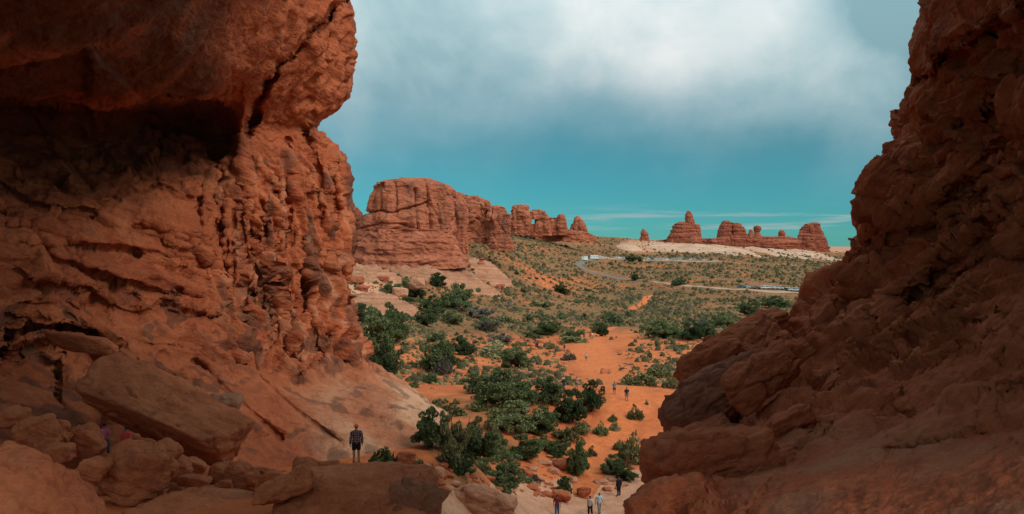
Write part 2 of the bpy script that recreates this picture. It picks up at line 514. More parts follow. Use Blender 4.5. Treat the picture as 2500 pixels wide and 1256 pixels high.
def _tps(r2):
    return np.where(r2 > 1e-12, 0.5 * r2 * np.log(np.maximum(r2, 1e-12)), 0)


def _fit():
    n = len(_cx)
    K = _tps(((_cx[:, None] - _cx[None]) ** 2).sum(-1)) + np.eye(n) * 0.002
    Pm = np.hstack([np.ones((n, 1)), _cx])
    A = np.zeros((n + 3, n + 3)); A[:n, :n] = K; A[:n, n:] = Pm; A[n:, :n] = Pm.T
    # fit D*row/scale is badly scaled close by, so fit ln(row-450)
    b = np.concatenate([np.log(_cp[:, 1] - 450.0), np.zeros(3)])
    return np.linalg.solve(A, b)


_tw = _fit()


def row_at(px, D):
    px = np.clip(np.asarray(px, float), -900, 3400); D = np.asarray(D, float)
    q = np.stack([(px - 1250) / 700.0, np.log(np.clip(D, 10, 12000)) * 1.6], -1)
    sh = q.shape[:-1]; q = q.reshape(-1, 2)
    out = np.empty(len(q))
    for s in range(0, len(q), 20000):
        qq = q[s:s + 20000]
        out[s:s + 20000] = _tps(((qq[:, None] - _cx[None]) ** 2).sum(-1)) @ _tw[:-3] + np.hstack([np.ones((len(qq), 1)), qq]) @ _tw[-3:]
    return (450.0 + np.exp(out)).reshape(sh)


def hgt(x, y):
    x = np.asarray(x, float); y = np.asarray(y, float)
    D = np.maximum(y, 10.0)
    px = 1250 + x / D * F
    z = (HZ - row_at(px, D)) * D / F
    amp = 0.35 * sstep(40, 110, D) * (1 + sstep(200, 600, D) * 1.0)
    q = np.stack([x, y, np.zeros_like(x)], -1)
    return z + amp * fbm(q / 14.0, 2) + 0.10 * sstep(40, 90, D) * perlin(q / 3.7)


_Ds = np.exp(np.linspace(math.log(24), math.log(1500), 500))


def ground_px(px, py, dmin=24, dmax=1500):
    """first point of the ground seen at a photo pixel"""
    rows = row_at(np.full(500, float(px)), _Ds)
    ok = np.where((rows <= py) & (_Ds >= dmin) & (_Ds <= dmax))[0]
    if len(ok) == 0:
        D = dmax
    else:
        i = ok[0]
        D = _Ds[i]
        if i > 0 and rows[i - 1] > py:
            t = (rows[i - 1] - py) / (rows[i - 1] - rows[i] + 1e-9)
            D = _Ds[i - 1] + t * (_Ds[i] - _Ds[i - 1])
    x = (px - 1250) * D / F
    return np.array([x, D, float(hgt(x, D))])


# trail through the sand: photo points and half widths in photo pixels
TRAIL = [(1425, 1215, 16), (1436, 1175, 24), (1455, 1130, 36), (1482, 1080, 44), (1515, 1030, 46), (1535, 990, 46), (1525, 955, 52), (1492, 920, 58), (1462, 888, 58), (1442, 860, 48), (1440, 838, 30), (1452, 820, 20), (1478, 806, 13), (1503, 797, 10)]
FARPATH = [(1535, 757, 9), (1556, 748, 12), (1574, 738, 9), (1578, 728, 7), (1590, 722, 7)]
TRAIL_W = [(ground_px(a, b), c) for a, b, c in TRAIL]


def sand_mask(px, D, x, y):
    row = row_at(px, D)
    d, _ = seg_dist(px, row, [(a, b) for a, b, c in TRAIL])
    s = 0.95 - sstep(40, 130, d) * 0.25
    # open sand of the foreground flat fades into scrub land beyond
    far = sstep(790, 840, row)
    s = s * far + (1 - far) * 0.30
    s -= 0.25 * sstep(1300, 1100, px) * sstep(930, 1000, row)
    q = np.stack([x, y, np.zeros_like(x)], -1)
    s += 0.28 * fbm(q / 45.0 + 3.0, 3) * (1 - 0.5 * far)
    s = np.where((px < 1010) & (row > 960), 1.0, s)
    s += 0.25 * np.exp(-((px - 1400) / 90) ** 2 - ((row - 690) / 18) ** 2)
    return np.clip(s, 0, 1)


def pale_mask(px, D):
    row = row_at(px, D)
    s = 0.75 * np.exp(-np.maximum(0, (px - 930) / 70) ** 2 * np.sign(np.maximum(px - 930, 0))) * sstep(640, 690, row) * sstep(850, 770, row)
    # slickrock pavement at the foot of the arch
    s2 = sstep(1150, 1195, row + 0.10 * (px - 1300)) * sstep(1000, 1080, px)
    s2 *= sstep(900, 1000, row)
    t = 0.55 * sstep(576, 590, row) * sstep(628, 612, row) * sstep(1430, 1560, px)
    return np.clip(np.maximum(np.maximum(s, 0.85 * s2), t), 0, 1)


def build_ground():
    nu, nv = 440, 520
    D = np.concatenate([np.exp(np.linspace(math.log(11), math.log(1500), nv - 30)), np.exp(np.linspace(math.log(1560), math.log(14000), 30))])
    t = np.linspace(-1, 1, nu)
    t = np.sign(t) * (0.62 * np.abs(t) + 0.38 * np.abs(t) ** 3) * 1.15
    T, DD = np.meshgrid(t, D)
    X = T * (DD + 8)
    Z = hgt(X, DD)
    px = 1250 + X / DD * F
    V = np.stack([X, DD, Z], -1)
    me = mesh_from('ground', V.reshape(-1, 3), grid_faces(nu, nv), True, {'sand': sand_mask(px, DD, X, DD), 'pale': pale_mask(px, DD)})
    tag(link('ground', me, GROUND), kind='structure')


build_ground()


def ribbon(name, pts, half, mat, lift, sub=8, ragged=0.25, attrs=True):
    """strip lying on the ground along world points; half widths in metres"""
    pts = np.array(pts); half = np.array(half, float)
    k = np.arange(len(pts)); kk = np.linspace(0, len(pts) - 1, (len(pts) - 1) * sub + 1)
    c = np.stack([pchip(k, pts[:, 0], kk), pchip(k, pts[:, 1], kk)], -1)
    w = pchip(k, half, kk)
    tg = np.gradient(c, axis=0); tg /= np.linalg.norm(tg, axis=1)[:, None]
    nr = np.stack([-tg[:, 1], tg[:, 0]], -1)
    m = 9
    s = np.linspace(-1, 1, m)
    ends = np.stack([c[:, 0] / 5, c[:, 1] / 5, np.zeros(len(c))], -1)
    wl = w * (1 + ragged * fbm(ends + 3, 3)); wr = w * (1 + ragged * fbm(ends + 31, 3))
    W = np.where(s[None] < 0, wl[:, None], wr[:, None]) * s[None]
    XY = c[:, None] + nr[:, None] * W[..., None]
    Z = hgt(XY[..., 0], XY[..., 1]) + lift - 0.5 * lift * np.abs(s)[None] ** 4
    V = np.concatenate([XY, Z[..., None]], -1)
    ones = np.ones(V.shape[:2])
    me = mesh_from(name, V.reshape(-1, 3), grid_faces(m, len(c)), True, {'sand': ones, 'pale': ones * 0, 'edge': ones * np.abs(s)[None]})
    return tag(link(name, me, mat), kind='structure')


def trail_mat():
    m = bpy.data.materials.new('trodden_orange_sand'); m.use_nodes = True
    g = NT(m.node_tree)
    pos = g.n('ShaderNodeNewGeometry').outputs['Position']
    n2 = g.noise(pos, 0.9, 6, 0.7)
    sp = g.noise(pos, 4.0, 4, 0.7)
    col = g.ramp(n2, [(0.34, (0.50, 0.122, 0.040)), (0.5, (0.60, 0.158, 0.053)), (0.66, (0.66, 0.20, 0.075))])
    col = g.mix(g.math('MULTIPLY', g.smooth(sp, 0.56, 0.7), 0.35), col, (0.34, 0.085, 0.030))
    n1 = g.noise(pos, 0.05, 6, 0.6, 0.3)
    n6 = g.noise(pos, 0.6, 6, 0.65)
    sand = g.ramp(g.math('ADD', g.math('MULTIPLY', n1, 0.5), g.math('MULTIPLY', n6, 0.5)), [(0.35, (0.40, 0.098, 0.034)), (0.52, (0.52, 0.135, 0.046)), (0.68, (0.60, 0.185, 0.070))])
    ed = g.n('ShaderNodeAttribute', attribute_name='edge').outputs['Fac']
    col = g.mix(g.smooth(g.math('ADD', ed, g.math('MULTIPLY', g.math('SUBTRACT', n6, 0.5), 1.2)), 0.45, 0.95), col, sand)
    bp = g.n('ShaderNodeBump'); bp.inputs['Strength'].default_value = 0.8; bp.inputs['Distance'].default_value = 0.35
    g.put(bp.inputs['Height'], g.math('ADD', n2, g.math('MULTIPLY', sp, 0.6)))
    principled(g, col, 0.95, bp.outputs[0], 0.08)
    return m


TRAILM = trail_mat()
ribbon('path', [p for p, c in TRAIL_W], [1.45 * c * p[1] / F for p, c in TRAIL_W], TRAILM, 0.07)
fp = [(ground_px(a, b), c) for a, b, c in FARPATH]
ribbon('path', [p for p, c in fp], [max(2.0, c * p[1] / F) for p, c in fp], TRAILM, 0.15)
ASPH = plain('grey_asphalt_road', (0.165, 0.135, 0.112), 0.9, 0.1, 0.15, 0.3)
LOTM = plain('pale_gravel_lot', (0.36, 0.24, 0.16), 0.95, 0.05, 0.15, 0.3)
ROAD = [(1462, 632), (1438, 636), (1420, 641), (1413, 647), (1419, 655), (1442, 664), (1475, 673), (1515, 681), (1565, 686)]
rp = [ground_px(a, b, 300) for a, b in ROAD]
ribbon('road', rp, [3.2] * len(rp), ASPH, 0.35, 10, 0.03)
ROAD2 = [(1590, 688), (1650, 695), (1720, 702), (1790, 707), (1860, 711), (1920, 714), (1990, 718), (2080, 724)]
rp = [ground_px(a, b, 300) for a, b in ROAD2]
ribbon('road', rp, [1.5, 1.8, 2.5, 4, 5, 5, 5, 5], LOTM, 0.30, 10, 0.05)
rp = [ground_px(a, b, 500) for a, b in [(1462, 632), (1500, 633), (1560, 635), (1640, 637), (1700, 639), (1760, 641)]]
ribbon('road', rp, [3, 3, 4, 4.5, 4.5, 3], LOTM, 0.40, 10, 0.03)

# ------------------------------------------------------------------ the arch: left leg and alcove, right slope, span overhead
def normals_grid(V, flip):
    du = np.gradient(V, axis=1); dv = np.gradient(V, axis=0)
    n = np.cross(du, dv)
    n /= np.linalg.norm(n, axis=-1)[..., None] + 1e-9
    return -n if flip else n


def groove(px, py, poly, w, depth, step=0.0, stepw=20.0):
    d, s = seg_dist(px, py, poly)
    r = depth * np.exp(-(d / w) ** 2)
    if step:
        r = r + step * (0.5 + 0.5 * np.tanh(s * d / stepw)) * np.exp(-(d / 160.0) ** 2)
    return r


def ledge_line(px, py, poly, depth, w=6.0, run=55.0):
    """a broken edge: a joint along the line and the rock below it set back, easing out over 'run'"""
    poly = sorted(poly)
    d, s = seg_dist(px, py, poly)
    (xa, _), (xb, _) = poly[0], poly[-1]
    ends = sstep(xa - 6, xa + 30, px) * sstep(xb + 6, xb - 30, px)
    return ends * (depth * 0.6 * np.exp(-(d / w) ** 2) + np.where(s < 0, 1, 0) * depth * np.exp(-d / run) * sstep(0, 9, d))


def random_lines(seed, n, x0, x1, y0, y1, lo, hi, slope, wob):
    r_ = np.random.default_rng(seed)
    out = []
    for i in range(n):
        L = r_.uniform(lo, hi); sl = r_.uniform(*slope)
        cx, cy = r_.uniform(x0, x1), r_.uniform(y0, y1)
        k = 5
        xs = np.linspace(-0.5, 0.5, k) * L
        out.append([(cx + a, cy + a * sl + r_.normal() * wob) for a in xs])
    return out


def build_left():
    nf, nb, nv = 440, 60, 600
    SIL = [(-900, 980), (-400, 900), (-100, 862), (0, 855), (60, 860), (110, 862), (170, 858), (220, 847), (262, 815), (290, 785), (312, 772), (324, 778), (330, 792), (350, 796), (380, 812), (430, 838), (470, 850), (520, 853), (560, 856), (600, 854), (640, 842), (660, 834), (690, 836), (730, 842), (770, 850), (810, 864), (850, 880), (880, 884), (895, 895), (915, 930), (935, 968), (955, 1005), (975, 1036), (1000, 1075), (1024, 1105), (1050, 1096), (1080, 1066), (1110, 1040), (1180, 1000), (1300, 960), (1500, 940)]
    rowsY = [-900, -600, -250, -60, 60, 160, 232, 290, 350, 500, 700, 850, 930, 1000, 1080, 1170, 1300, 1500]
    colT = [-500, -200, 0, 200, 400, 540, 660, 770, 860]
    DT = np.array([
        [15, 15, 15.5, 16, 18, 21, 26, 36, 50],
        [18, 18, 19, 20, 22.5, 26, 32, 43, 57],
        [25, 26, 27, 29, 32, 37, 44, 56, 67],
        [26, 27, 29, 33, 38.5, 45, 53, 63, 71],
        [29, 31, 34, 38, 43.5, 50.5, 58, 66.5, 73],
        [33, 36, 39, 43, 48, 54, 62, 69, 74],
        [38, 43, 48, 51.5, 54, 58.5, 65, 70.5, 74],
        [43, 50, 57, 61, 62.5, 63.5, 66.5, 70.8, 74],
        [42, 49.5, 56.5, 61, 63, 64.5, 67, 71, 74],
        [37, 43.5, 50, 56, 60, 63.5, 67, 71, 74],
        [34, 39.5, 45, 51, 57, 61.5, 66, 70, 73],
        [32, 37, 42.5, 48, 54, 59, 64, 68, 71],
        [31, 36, 41, 46.5, 52, 57, 61, 64, 67],
        [30, 34.5, 39.5, 45, 50, 54.5, 58, 60, 63],
        [29, 33, 38, 43, 47.5, 51.5, 54, 55.5, 57],
        [28, 31.5, 36, 40.5, 44.5, 47.5, 49.5, 50.5, 51],
        [26, 29, 33, 37, 40, 42.5, 44, 45, 45.5],
        [22, 25, 28, 31, 33.5, 35.5, 37, 38, 39]], float)
    py = np.concatenate([np.linspace(-900, -60, 50, endpoint=False), np.linspace(-60, 1270, nv - 70, endpoint=False), np.linspace(1270, 1500, 20)])
    sx = np.interp(py, [a for a, b in SIL], [b for a, b in SIL])
    t = np.linspace(0, 1, nf)
    t = t ** 0.85
    T, PY = np.meshgrid(t, py)
    PX = -500 + (sx[:, None] + 500) * T
    Drow = pchip(rowsY, DT, py)                      # (nv, 9)
    tn = (np.array(colT) + 500) / 1360.0
    Dg = np.stack([pchip(tn, r, t) for r in Drow])
    sil_d = sx[:, None] - PX
    Rw = np.interp(py, [-900, 200, 260, 330, 420, 860, 930, 1000, 1200], [70, 60, 26, 24, 60, 70, 90, 60, 60])[:, None]
    Rd = np.interp(py, [-900, 200, 260, 330, 420, 860, 930, 1000, 1200], [4.5, 3.5, 1.6, 1.6, 3.5, 4.0, 5.0, 3.0, 2.0])[:, None]
    q = np.clip(1 - sil_d / Rw, 0, 1)
    Dg = Dg + Rd * (1 - np.sqrt(np.clip(1 - q * q, 0, 1)))
    # sculpted features seen on the wall
    wob = 10 * perlin(np.stack([PX / 45, PY / 45, 0 * PX], -1)) + 4 * perlin(np.stack([PX / 14, PY / 14, 0 * PX + 5], -1))
    gx, gy = PX + wob, PY + wob * 0.7
    C = [
        ([(838, -30), (836, 0), (800, 40), (745, 92), (692, 150), (655, 200), (628, 255), (606, 330)], 9, 2.4),
        ([(612, 400), (606, 460), (614, 540), (622, 590)], 7, 1.2),
        ([(604, 640), (612, 690), (606, 720)], 12, 1.8),
        ([(6, 870), (14, 840), (40, 812), (90, 798), (180, 803), (240, 820), (290, 850), (330, 898), (402, 932)], 7, 2.2),
        ([(0, 450), (80, 500), (160, 512), (230, 520)], 7, 1.0),
        ([(0, 520), (90, 560), (180, 600), (330, 612)], 8, 1.0),
        ([(60, 560), (140, 640), (300, 690), (420, 720)], 7, 0.7),
        ([(690, 700), (700, 800), (726, 905)], 7, 0.9), ([(745, 690), (762, 800), (800, 885)], 7, 0.9), ([(650, 545), (660, 640), (668, 780)], 6, 0.8),
        ([(790, 540), (800, 640), (832, 740), (872, 860)], 7, 0.9), ([(822, 655), (838, 740), (866, 820)], 5, 0.7), ([(750, 330), (772, 420), (790, 520)], 7, 0.9),
        ([(720, 935), (760, 905), (822, 888), (884, 884)], 7, 0.9), ([(440, 702), (500, 742), (565, 790), (600, 800)], 7, 0.8),
        ([(460, 590), (480, 630), (510, 655)], 7, 0.9), ([(330, 760), (420, 765), (520, 800), (610, 860)], 6, 0.6), ([(480, 600), (590, 600)], 4, 0.4),
        ([(670, 470), (760, 478), (845, 470)], 5, 0.5), ([(700, 340), (715, 420), (700, 520), (712, 600)], 6, 0.6), ([(560, 870), (640, 930), (720, 1000), (830, 1080)], 6, 0.5), ([(480, 880), (560, 960), (680, 1060)], 6, 0.5),
        ([(812, 400), (818, 480), (815, 560)], 6, 1.0), ([(520, 640), (600, 665), (650, 660)], 4, 0.5), ([(150, 860), (140, 930), (150, 1000)], 5, 0.7), ([(30, 880), (60, 850), (130, 850)], 5, 0.7),
    ]
    for poly, w, dep in C:
        Dg = Dg + groove(gx, gy, poly, w, dep)
    rl = np.random.default_rng(8)
    for poly in random_lines(21, 20, 20, 560, 420, 900, 90, 260, (0.15, 0.55), 7):
        Dg = Dg + ledge_line(gx, gy, poly, rl.uniform(0.35, 0.9), 5, 40)
    for poly in random_lines(22, 12, 470, 640, 400, 760, 40, 110, (-0.1, 0.25), 3):
        Dg = Dg + ledge_line(gx, gy, poly, rl.uniform(0.25, 0.55), 4, 22)
    for poly in random_lines(23, 6, 640, 850, 400, 860, 30, 90, (-0.1, 0.3), 4):
        Dg = Dg + ledge_line(gx, gy, poly, rl.uniform(0.25, 0.6), 4, 25)
    for poly in random_lines(24, 16, 400, 820, 480, 820, 110, 260, (-0.2, 0.2), 5):
        pl = [(630 + (b - 650) * 0.35 + (poly[2][0] - 610) * 0.55, 640 + (a - poly[2][0]) + (poly[2][1] - 650) * 0.8) for a, b in poly]
        Dg = Dg + groove(gx, gy, pl, 4.5, rl.uniform(0.4, 0.9))
    # the underside of the span overhangs the leg: everything left of the long diagonal crack stands forward
    poly = C[0][0]
    d, s = seg_dist(gx, gy, poly)
    lip = np.where(s < 0, 1, 0) * sstep(0, 10, d) * sstep(380, 200, PY) * np.exp(-d / 190.0)
    lipR = np.where(s > 0, 1, 0) * sstep(0, 10, d) * sstep(380, 200, PY) * np.exp(-d / 190.0)
    sgn = 1 if True else -1
    Dg = Dg - 2.0 * np.where(PX < np.interp(PY, [-30, 40, 92, 150, 200, 255, 330], [838, 800, 745, 692, 655, 628, 606]), 1, 0) * sstep(0, 14, d) * sstep(420, 260, PY) * np.exp(-d / 160.0)
    # ledge lip over the dark recess
    ledge = np.interp(PX, [-500, 0, 130, 230, 330, 400, 470, 550, 575, 640], [200, 225, 250, 262, 235, 222, 236, 252, 240, 100])
    under = sstep(0, 30 - 20 * sstep(300, 420, PX), gy - ledge) * sstep(270, 50, gy - ledge) * sstep(600, 530, PX)
    Dg = Dg + under * (3.2 + 2.2 * sstep(250, 420, PX))
    rim2 = np.interp(PX, [-500, 100, 200, 260, 330, 400, 470], [40, 60, 90, 150, 215, 225, 240])
    Dg = Dg - 1.6 * sstep(0, 25, gy - rim2) * sstep(200, 230, PX) * sstep(30, -6, gy - ledge) * sstep(620, 560, PX)
    # slabs peeling off in the arched hollow at the lower left
    inner = sstep(0, 40, 160 - np.hypot((gx - 130) / 1.1, (gy - 960))) * sstep(800, 840, gy)
    Dg = Dg + 1.6 * inner * sstep(300, 240, gx)
    # fronts then the rounded flank and the hidden back
    ph = np.linspace(0, 1, nb + 1)[1:]
    ang = np.minimum(ph * 3, 1.0) * (math.pi / 2)
    back = np.maximum(ph * 3 - 1, 0)
    Dsil = Dg[:, -1:]
    PXb = sx[:, None] - Rw * (1 - np.cos(ang))[None] - back[None] * 260
    Db = Dsil + Rd * np.sin(ang)[None] * 1.4 + back[None] * 18
    PXa = np.concatenate([PX, PXb], 1); Da = np.concatenate([Dg, Db], 1)
    PYa = np.repeat(py[:, None], nf + nb, 1)
    # rows further back keep their height, not their photo row
    Zsil = (HZ - py)[:, None] * Dsil / F
    V = P(PXa, PYa, Da)
    V[:, nf:, 2] = Zsil + 0 * Db
    N = normals_grid(V, False)
    if N[300, 200, 1] > 0:
        N = -N
    x, y, z = V[..., 0], V[..., 1], V[..., 2]
    bed = z + 0.42 * x + 0.1 * y
    along = np.stack([x, y], -1)
    fl = sstep(430, 640, PXa) * sstep(330, 420, PYa) * sstep(960, 860, PYa)          # fluted leg
    top = sstep(330, 250, PYa)                                                     # smooth underside
    leg_up = sstep(330, 250, PYa) * sstep(600, 760, PXa)
    apron = sstep(880, 960, PYa)
    warp = np.stack([fbm(V / 2.6 + 3, 2), fbm(V / 2.6 + 13, 2), fbm(V / 2.6 + 23, 2)], -1)
    Vw = V + 0.7 * warp
    xw, yw, zw = Vw[..., 0], Vw[..., 1], Vw[..., 2]
    bw = zw + 0.42 * xw + 0.1 * yw
    lumps = fbm(V / 7.0, 3) * 0.8
    flq = np.stack([xw / 1.5 + zw * 0.06, yw / 1.5, zw / 13.0], -1)
    low = sstep(560, 680, PYa)
    flq2 = np.stack([(xw + 0.17 * zw) / 1.7, yw / 1.9, zw / 22.0], -1)
    flute = (ridged(flq, 2) - 0.38) * (1.15 - 0.6 * low) + low * (ridged(flq2, 2) - 0.38) * 2.1 + plates(np.stack([xw / 1.5 + 0.15 * zw, yw / 1.7, zw / 9.0], -1) + 5, 0.42 - 0.1 * low, 0.45, 0.06)
    pits = -np.maximum(0, fbm(np.stack([x / 1.2, y / 1.2, z / 2.2], -1) + 40, 3) - 0.38) * 1.0
    msk = sstep(-0.25, 0.35, fbm(V / 6.5 + 90, 2))
    led = saw(-bw / 1.5 + 0.5 * fbm(V / 4.0 + 2, 2)) * 0.55 * msk + saw(-bw / 0.62 + 0.6 * fbm(V / 3.0 + 7, 2)) * 0.22 * sstep(-0.2, 0.3, fbm(V / 3.5 + 66, 2))
    blocks = plates(np.stack([xw / 2.9, yw / 2.9, bw / 1.0], -1) + 70, 0.9, 0.5, 0.05) * sstep(-0.15, 0.35, fbm(V / 5.5 + 44, 2)) + plates(np.stack([xw / 1.1, yw / 1.1, bw / 0.5], -1) + 30, 0.34, 0.4, 0.06) * sstep(0.0, 0.4, fbm(V / 4.0 + 54, 2))
    stre = (ridged(np.stack([(xw - 0.72 * zw) / 1.25, yw / 2.2, zw / 24.0], -1) + 11, 2) - 0.35) * 0.85 + plates(np.stack([(xw - 0.72 * zw) / 1.6, yw / 2.4, zw / 12.0], -1) + 15, 0.2, 0.4, 0.06)
    small = fbm(V / 0.7, 4, 0.6) * 0.11 * (1 - 0.5 * leg_up)
    mid = 1 - np.clip(fl + top + apron, 0, 1)
    disp = lumps * (1 - 0.35 * top) * (1 - 0.3 * leg_up) + fl * (flute + 0.6 * pits + 0.14 * led) + mid * (led + blocks) + leg_up * stre + top * (1 - leg_up) * (0.3 * stre + 0.25 * blocks) + small * (1 - 0.4 * top) + apron * (0.35 * led + 0.3 * blocks)
    disp *= (1 - 0.55 * apron)
    V = V + N * disp[..., None]
    pale = sstep(-1.0, 0.4, np.sin((bed + 0.25 * x) * 1.15 + 1.2 * fbm(V / 6, 2))) * sstep(880, 970, PYa) * sstep(680, 900, PXa) * 0.9 + 0.35 * sstep(870, 950, PYa) * sstep(800, 950, PXa)
    pale = np.maximum(pale, 0.35 * sstep(0.1, 0.5, fbm(np.stack([x / 1.0, y / 1.0, z / 7], -1) + 5, 3)) * fl)
    stain_shade = sstep(-0.65, 0.0, fbm(np.stack([(x - 0.5 * z) / 5.0, y / 7.0, z / 9.0], -1) + 77, 4)) * sstep(620, 470, PXa + 60 * fbm(V / 4 + 5, 2)) * sstep(420, 230, PYa - 0.12 * PXa + 50 * fbm(V / 5 + 8, 2))  # brown varnish tone that also paints the shade of the alcove ceiling
    stain_shade = np.maximum(stain_shade, 0.8 * sstep(0.18, 0.4, fbm(np.stack([x / 1.3, y / 1.3, z / 8.0], -1) + 33, 3)) * fl)
    stain_shade = np.maximum(stain_shade, 0.7 * sstep(0.30, 0.42, fbm(np.stack([x / 2.2, y / 2.2, z / 2.0], -1) + 133, 3)) * sstep(650, 760, PYa))
    me = mesh_from('sandstone_cliff', V.reshape(-1, 3), grid_faces(nf + nb, nv)[:, ::-1], True, {'pale': np.clip(pale, 0, 1), 'stain_shade': np.clip(stain_shade, 0, 1)})
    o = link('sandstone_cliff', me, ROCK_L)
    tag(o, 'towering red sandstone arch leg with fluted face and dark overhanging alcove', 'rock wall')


build_left()


def build_right():
    nf, nb, nv = 430, 60, 560
    SIL = [(-900, 2420), (-300, 2330), (-60, 2280), (0, 2262), (40, 2250), (90, 2232), (130, 2224), (165, 2228), (184, 2238), (192, 2252), (205, 2238), (230, 2216), (262, 2206), (300, 2197), (330, 2186), (352, 2176), (380, 2160), (400, 2152), (425, 2128), (440, 2120), (470, 2108), (492, 2100), (508, 2080), (520, 2072), (530, 2082), (538, 2112), (560, 2098), (582, 2088), (600, 2088), (620, 2074), (650, 2042), (680, 2000), (705, 1965), (740, 1948), (800, 1900), (900, 1840), (1000, 1750), (1060, 1690), (1120, 1640), (1180, 1605), (1256, 1580), (1400, 1550), (1600, 1500)]
    rowsY = [-900, -300, 0, 200, 400, 520, 650, 750, 850, 950, 1050, 1150, 1260, 1600]
    DT = np.array([
        [14, 11, 9, 7, 5],
        [23, 19, 15, 12, 8],
        [28, 23, 19, 15, 10],
        [30, 25, 21, 17, 11],
        [32, 27, 22.5, 18, 12],
        [33, 28, 23, 18, 12],
        [35, 29, 23.5, 18, 12],
        [36, 29, 22.5, 16.5, 11],
        [35, 28, 21, 15, 10],
        [32, 25, 19, 13.5, 9],
        [28, 21.5, 16, 11.5, 7.5],
        [23, 17.5, 13, 9.6, 6.4],
        [18.5, 14, 10.5, 8, 5.5],
        [11, 9, 7.5, 6, 4.5]], float)
    tn = [0, 0.22, 0.45, 0.7, 1.0]
    py = np.concatenate([np.linspace(-900, -60, 40, endpoint=False), np.linspace(-60, 1270, nv - 60, endpoint=False), np.linspace(1270, 1600, 20)])
    sx = np.interp(py, [a for a, b in SIL], [b for a, b in SIL]) + 24 * sstep(200, 420, py)
    t = np.linspace(0, 1, nf) ** 1.25
    T, PY = np.meshgrid(t, py)
    PX = sx[:, None] + (3050 - sx[:, None]) * T
    Dg = np.stack([pchip(tn, r, t) for r in pchip(rowsY, DT, py)])
    sd = PX - sx[:, None]
    Rw, Rd = 55.0, 1.8
    q = np.clip(1 - sd / Rw, 0, 1)
    Dg = Dg + Rd * (1 - np.sqrt(np.clip(1 - q * q, 0, 1)))
    wob = 12 * perlin(np.stack([PX / 60, PY / 60, 0 * PX + 2], -1)) + 5 * perlin(np.stack([PX / 17, PY / 17, 0 * PX + 5], -1))
    gx, gy = PX + wob, PY + wob * 0.8
    C = [
        ([(2000, 700), (2100, 620), (2180, 520), (2240, 420)], 8, 0.5), ([(2238, 200), (2262, 180), (2290, 150), (2330, 110), (2420, 60), (2500, 30)], 9, 0.7),
        ([(2150, 1085), (2230, 1090), (2330, 1070), (2420, 1045)], 13, 0.9),
        ([(2160, 905), (2250, 860), (2330, 790), (2380, 760)], 10, 0.8),
        ([(1990, 1080), (1900, 1150), (1830, 1235), (1800, 1290)], 7, 0.45),
        ([(2060, 1035), (1990, 1090), (1920, 1140)], 8, 0.45),
        ([(2390, 805), (2450, 775), (2520, 770)], 14, 0.7),
        ([(2150, 990), (2220, 1000), (2255, 985)], 12, 0.8),
        ([(2420, 1040), (2470, 1080), (2560, 1110)], 6, 0.4),
        ([(2330, 600), (2400, 520), (2460, 430), (2500, 420)], 9, 0.5),
        ([(2120, 640), (2200, 560), (2260, 470)], 8, 0.45), ([(2040, 760), (2130, 680), (2220, 560)], 8, 0.4), ([(1960, 860), (2080, 760), (2160, 700)], 8, 0.45),
        ([(2020, 930), (2120, 880), (2200, 820), (2330, 730)], 8, 0.5), ([(2180, 780), (2260, 700), (2330, 620)], 9, 0.5), ([(2250, 360), (2330, 330), (2420, 300)], 7, 0.35), ([(2200, 420), (2300, 400), (2390, 330)], 7, 0.35),
        ([(2070, 1160), (2110, 1180), (2100, 1210)], 10, 0.45),
    ]
    for poly, w, dep in C:
        Dg = Dg + ledge_line(gx, gy, poly, dep * 0.9, w, 60)
    rl = np.random.default_rng(9)
    near_ = np.clip(Dg / 24.0, 0.35, 1.1)
    for poly in random_lines(31, 34, 2000, 2560, 220, 960, 120, 380, (-0.95, -0.55), 9):
        Dg = Dg + near_ * ledge_line(gx, gy, poly, rl.uniform(0.25, 0.62), 6, 45)
    for poly in random_lines(32, 14, 1750, 2500, 960, 1240, 120, 360, (-0.6, -0.15), 9):
        Dg = Dg + near_ * ledge_line(gx, gy, poly, rl.uniform(0.12, 0.34), 6, 45)
    # overhanging block at the top
    cap = sstep(205, 175, gy - 0.0 * gx) * sstep(30, -10, (gx - 2238) * 0.75 + (gy - 190))
    Dg = Dg - 1.0 * sstep(14, -6, (gx - 2245) * 0.72 + (gy - 190)) * sstep(0, 60, sd)
    ph = np.linspace(0, 1, nb + 1)[1:]
    ang = np.minimum(ph * 3, 1.0) * (math.pi / 2)
    back = np.maximum(ph * 3 - 1, 0)
    Dsil = Dg[:, :1]
    PXb = (sx[:, None] + Rw * (1 - np.cos(ang))[None] + back[None] * 330)[:, ::-1]
    Db = (Dsil + Rd * np.sin(ang)[None] * 1.4 + back[None] * 10)[:, ::-1]
    PXa = np.concatenate([PXb, PX], 1); Da = np.concatenate([Db, Dg], 1)
    PYa = np.repeat(py[:, None], nf + nb, 1)
    V = P(PXa, PYa, Da)
    V[:, :nb, 2] = (HZ - py)[:, None] * Dsil / F
    N = normals_grid(V, False)
    if N[300, 250, 1] > 0:
        N = -N
    e1 = np.array([4.9, -9.5, 6.2]); e1 /= np.linalg.norm(e1)
    e2 = np.cross(e1, (0.5, 0.7, 0.4)); e2 /= np.linalg.norm(e2)
    e3 = np.cross(e1, e2)
    a, b, c = V @ e1, V @ e2, V @ e3
    smooth = sstep(1000, 1120, PYa) * sstep(0, 200, PXa - 1700)
    smooth = np.maximum(smooth, sstep(200, 140, PYa - 0.7 * (2262 - PXa)) * 0.6)
    rough = 1 - 0.8 * smooth
    big = fbm(V / 4.0, 2) * 0.45
    wq = 0.35 * np.stack([fbm(V / 1.4 + 3, 2), fbm(V / 1.4 + 13, 2), fbm(V / 1.4 + 23, 2)], -1)
    aw, bw, cw = a + wq[..., 0], b + wq[..., 1], c + wq[..., 2]
